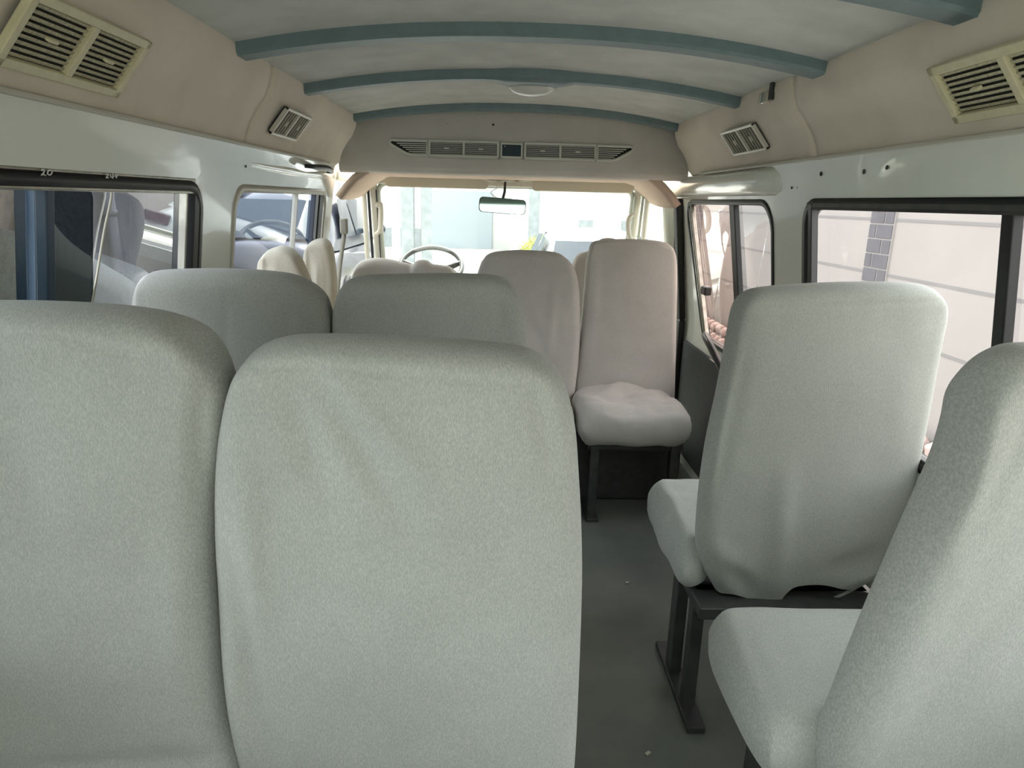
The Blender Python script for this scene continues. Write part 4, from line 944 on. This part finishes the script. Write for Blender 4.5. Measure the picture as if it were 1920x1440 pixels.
# ---- far street end
FARP = mat('pale_render_wall', (.43, .435, .42), .9, noise_s=1, c2=(.47, .475, .46))
def box_thing(name, c, s, m, label, cat, group=None, parts=()):
    root = empty(name, (c[0], c[1], ZG)); tag(root, label, cat, group)
    bm = bmesh.new(); bbox(bm, c, s); mk('building_wall' if cat == 'building' else 'wall_face', bm, m, root, smooth=False)
    for (nm, cc, ss, mm) in parts: bm = bmesh.new(); bbox(bm, cc, ss); mk(nm, bm, mm, root, smooth=False, bevel=.01)
    return root
BLU = mat('blue_grey_shutter', (.27, .31, .33), .6)
GRYB = mat('grey_stone_column', (.19, .215, .22), .9, noise_s=5, c2=(.24, .265, .27))
box_thing('house', (6.1, 26, 2.2), (9.6, 6, 5.6), FARP, 'sunlit white house at the street end behind the silver car', 'building', None,
          (('window_opening', (2.9, 22.98, .35), (.45, .06, .7), GRYB), ('window_opening', (4.3, 22.98, .35), (.45, .06, .7), GRYB)))
bm = bmesh.new(); bbox(bm, (1.15, 22.6, 1.2), (.34, .34, 3.5)); tag(mk('stone_column', bm, GRYB, smooth=False, bevel=.03), 'grey stone gate column at the street end above the yellow bush', 'column')
box_thing('house', (-6, 29, 2.4), (13, 5, 6), FARP, 'pale blue-white house with shutters across the street ahead, left of the mirror', 'building', None,
          (('roller_shutter', (-1.5, 26.47, .5), (2.6, .08, 2.1), BLU), ('garage_plinth', (-3.6, 26.47, -.2), (1.4, .08, .7), GRYB), ('roller_shutter', (-6.8, 26.47, .7), (1.8, .08, 2.4), BLU)))
for px, w_ in ((765, .55), (800, .45), (742, .3)):
    p = on(px, 395, 1, 19.0 if px > 750 else 16.0); bm = bmesh.new(); bbox(bm, (p.x, p.y, 1.2), (w_*.6, w_*.6, 3.5)); tag(mk('gate_post', bm, GRYB if px != 742 else FARP, smooth=False, bevel=.03), {765: 'thick grey gate post on the far left of the street', 800: 'slim grey gate post right of the thick one across the street', 742: 'pale post nearest the left edge of the windshield'}[px], 'post', 'posts across the street')
for k_, (px_, col_) in enumerate(((1000, (.34, .36, .09)), (1016, (.22, .30, .08)))):
    p = on(px_, 440, 1, 17.5+k_*1.3); bm = bmesh.new()
    for t in range(1100):
        d = Vector((random.gauss(0, 1), random.gauss(0, 1), random.gauss(0, 1))).normalized()*random.uniform(.55, 1)
        c_ = Vector((p.x, p.y, ZG+.45))+Vector((d.x*.42, d.y*.42, d.z*.5)); a = Vector((random.gauss(0, 1), random.gauss(0, 1), random.gauss(0, 1))).normalized(); b = a.orthogonal().normalized()
        vs = [bm.verts.new(c_+a*.045), bm.verts.new(c_+b*.02), bm.verts.new(c_-a*.045), bm.verts.new(c_-b*.02)]; bm.faces.new(vs)
    root = empty('bush', (p.x, p.y, ZG)); tag(root, ('yellow-green bush beside the street ahead, nearer the mirror', 'green bush behind the yellow one, just over the car roof')[k_], 'bush', 'bushes by the street')
    mk('foliage', bm, mat('yellow_leaves_%d' % k_, col_, .7), root, smooth=False)
    bm = bmesh.new(); tube(bm, [(p.x, p.y, ZG), (p.x+.03, p.y, ZG+.5)], [.03, .015], n=8); mk('stem', bm, mat('bark', (.1, .07, .05), .9), root)
# ---- left side: house wall coloured dark for shade, soil heap, scooter, white car
NAVY = mat('shade_blue_plaster', (.028, .033, .05), .9, noise_s=5, c2=(.038, .044, .062), bump=.5, bs=14, bd=.02)  # deep shade on the left side is put into these dark albedos
PINKW = mat('mauve_plaster', (.085, .068, .07), .9, noise_s=3, c2=(.10, .08, .082))
ROUGH = mat('rough_blue_grey_render', (.11, .13, .15), .9, noise_s=14, c2=(.05, .065, .075), bump=1, bs=12, bd=.02)
XL = -3.9
lh = empty('neighbour_house', (XL, 6, ZG)); tag(lh, 'house wall coloured dark for deep shade, mauve upper part, outside the left windows', 'building')
bm = bmesh.new(); bbox(bm, (XL-.15, 6.5, .35), (.3, 13, 1.8)); mk('lower_wall', bm, NAVY, lh, smooth=False)
bm = bmesh.new(); bbox(bm, (XL-.17, 6.5, 1.5), (.3, 13, .5)); tag(mk('upper_wall', bm, PINKW, lh, smooth=False), 'mauve upper wall')
for yy, xx in ((on(213, 420, 0, XL+.1).y, XL+.08),):
    bm = bmesh.new(); tube(bm, [(xx, yy, ZG), (xx, yy, 1.7)], .055, n=14)
    for zz in (.3, 1.0, 1.5): tube(bm, [(xx, yy, zz), (xx, yy, zz+.06)], .066, n=14)
    tag(mk('drain_pipe', bm, mat('grey_pipe', (.05, .055, .07), .5), lh), 'grey drain pipe')
bm = bmesh.new(); bbox(bm, (-2.0, 1.9, .5), (.2, 1.3, 2.1)); tag(mk('rough_wall', bm, ROUGH, smooth=False), 'rough blue-grey rendered wall close outside the left edge of the photo', 'wall')
# slanted dark tarpaulin
bm = bmesh.new(); a, b = on(70, 372, 0, -1.7), on(232, 532, 0, -1.7)
g = []
for i in range(13):
    p = a.lerp(b, i/12)-Vector((0, 0, .02*math.sin(i/12*3.14))); row = []
    for j in range(9): q = j/8; row.append(bm.verts.new((p.x-.04*math.sin(q*3+i*.4)-q*.15, p.y-q*.15, p.z*(1-q)+(ZG+.02)*q)))
    g.append(row)
for i in range(12):
    for j in range(8): bm.faces.new((g[i][j], g[i+1][j], g[i+1][j+1], g[i][j+1]))
o = tag(mk('tarpaulin', bm, mat('grey_tarpaulin', (.09, .10, .10), .7)), 'dark grey slanted tarpaulin outside the left window, sloping down to the right', 'tarpaulin')
s = o.modifiers.new('s', 'SOLIDIFY'); s.thickness = .015
# soil heap
bm = bmesh.new(); bmesh.ops.create_grid(bm, x_segments=40, y_segments=40, size=1)
for v in bm.verts:
    r_d = math.hypot(v.co.x, v.co.y); h_ = max(0, 1-r_d)**.8*1.15; x, y = v.co.x, v.co.y
    v.co = Vector((-2.35+x*.6, 3.9+y*1.2, ZG+h_+noise.noise(Vector((x*6, y*6, 0)))*.07*(1 if h_ > 0 else 0)+.002))
tag(mk('brick_rubble_heap', bm, mat('red_soil', (.12, .045, .03), .95, noise_s=9, c2=(.17, .09, .065), bump=.8, bs=25, bd=.02)), 'heap of reddish soil and brick rubble outside the left window', 'rubble', None, None)
# white patch, a reflection in the pane: scooter added to imitate it
SC = Vector((-2.75, 5.75, ZG)); sc_r = empty('stand_in_scooter', SC); tag(sc_r, 'white scooter added outside the left window for a pale patch reflected in the glass', 'scooter')
bm = bmesh.new(); loft_pts = [(-.55, .45, .75, .13), (-.3, .4, .85, .16), (0, .3, .5, .15), (.3, .3, .45, .15), (.42, .35, 1.0, .18), (.5, .5, 1.05, .14)]
loft(bm, loft_pts, 16, 2.4); bmesh.ops.translate(bm, verts=bm.verts, vec=SC); mk('scooter_body', bm, WHT, sc_r)
bm = bmesh.new(); tube(bm, [SC+Vector((0, -.6, .82)), SC+Vector((0, -.3, .86)), SC+Vector((0, .0, .82))], [.08, .11, .08], n=12); mk('scooter_seat', bm, BLACKP, sc_r)
for yy in (-.55, .62):
    bm = bmesh.new(); tube(bm, [SC+Vector((0, yy+.2*math.cos(t), .25+.2*math.sin(t))) for t in [2*math.pi*i/24 for i in range(24)]], .055, n=10, closed=True); mk('wheel', bm, TYRE, sc_r)
bm = bmesh.new(); tube(bm, [SC+Vector((-.3, .35, 1.12)), SC+Vector((0, .42, 1.08)), SC+Vector((.3, .35, 1.12))], .018, n=8); mk('handlebar', bm, BLACKP, sc_r)
# dark car added to put dark tone behind the left front window's reflections
car((-2.8, 10.1, ZG), 0.0, mat('dark_car_paint', (.018, .022, .032), .3, coat=.3), 'dark car added outside the left front window as dark backing for its reflections', 1.3)
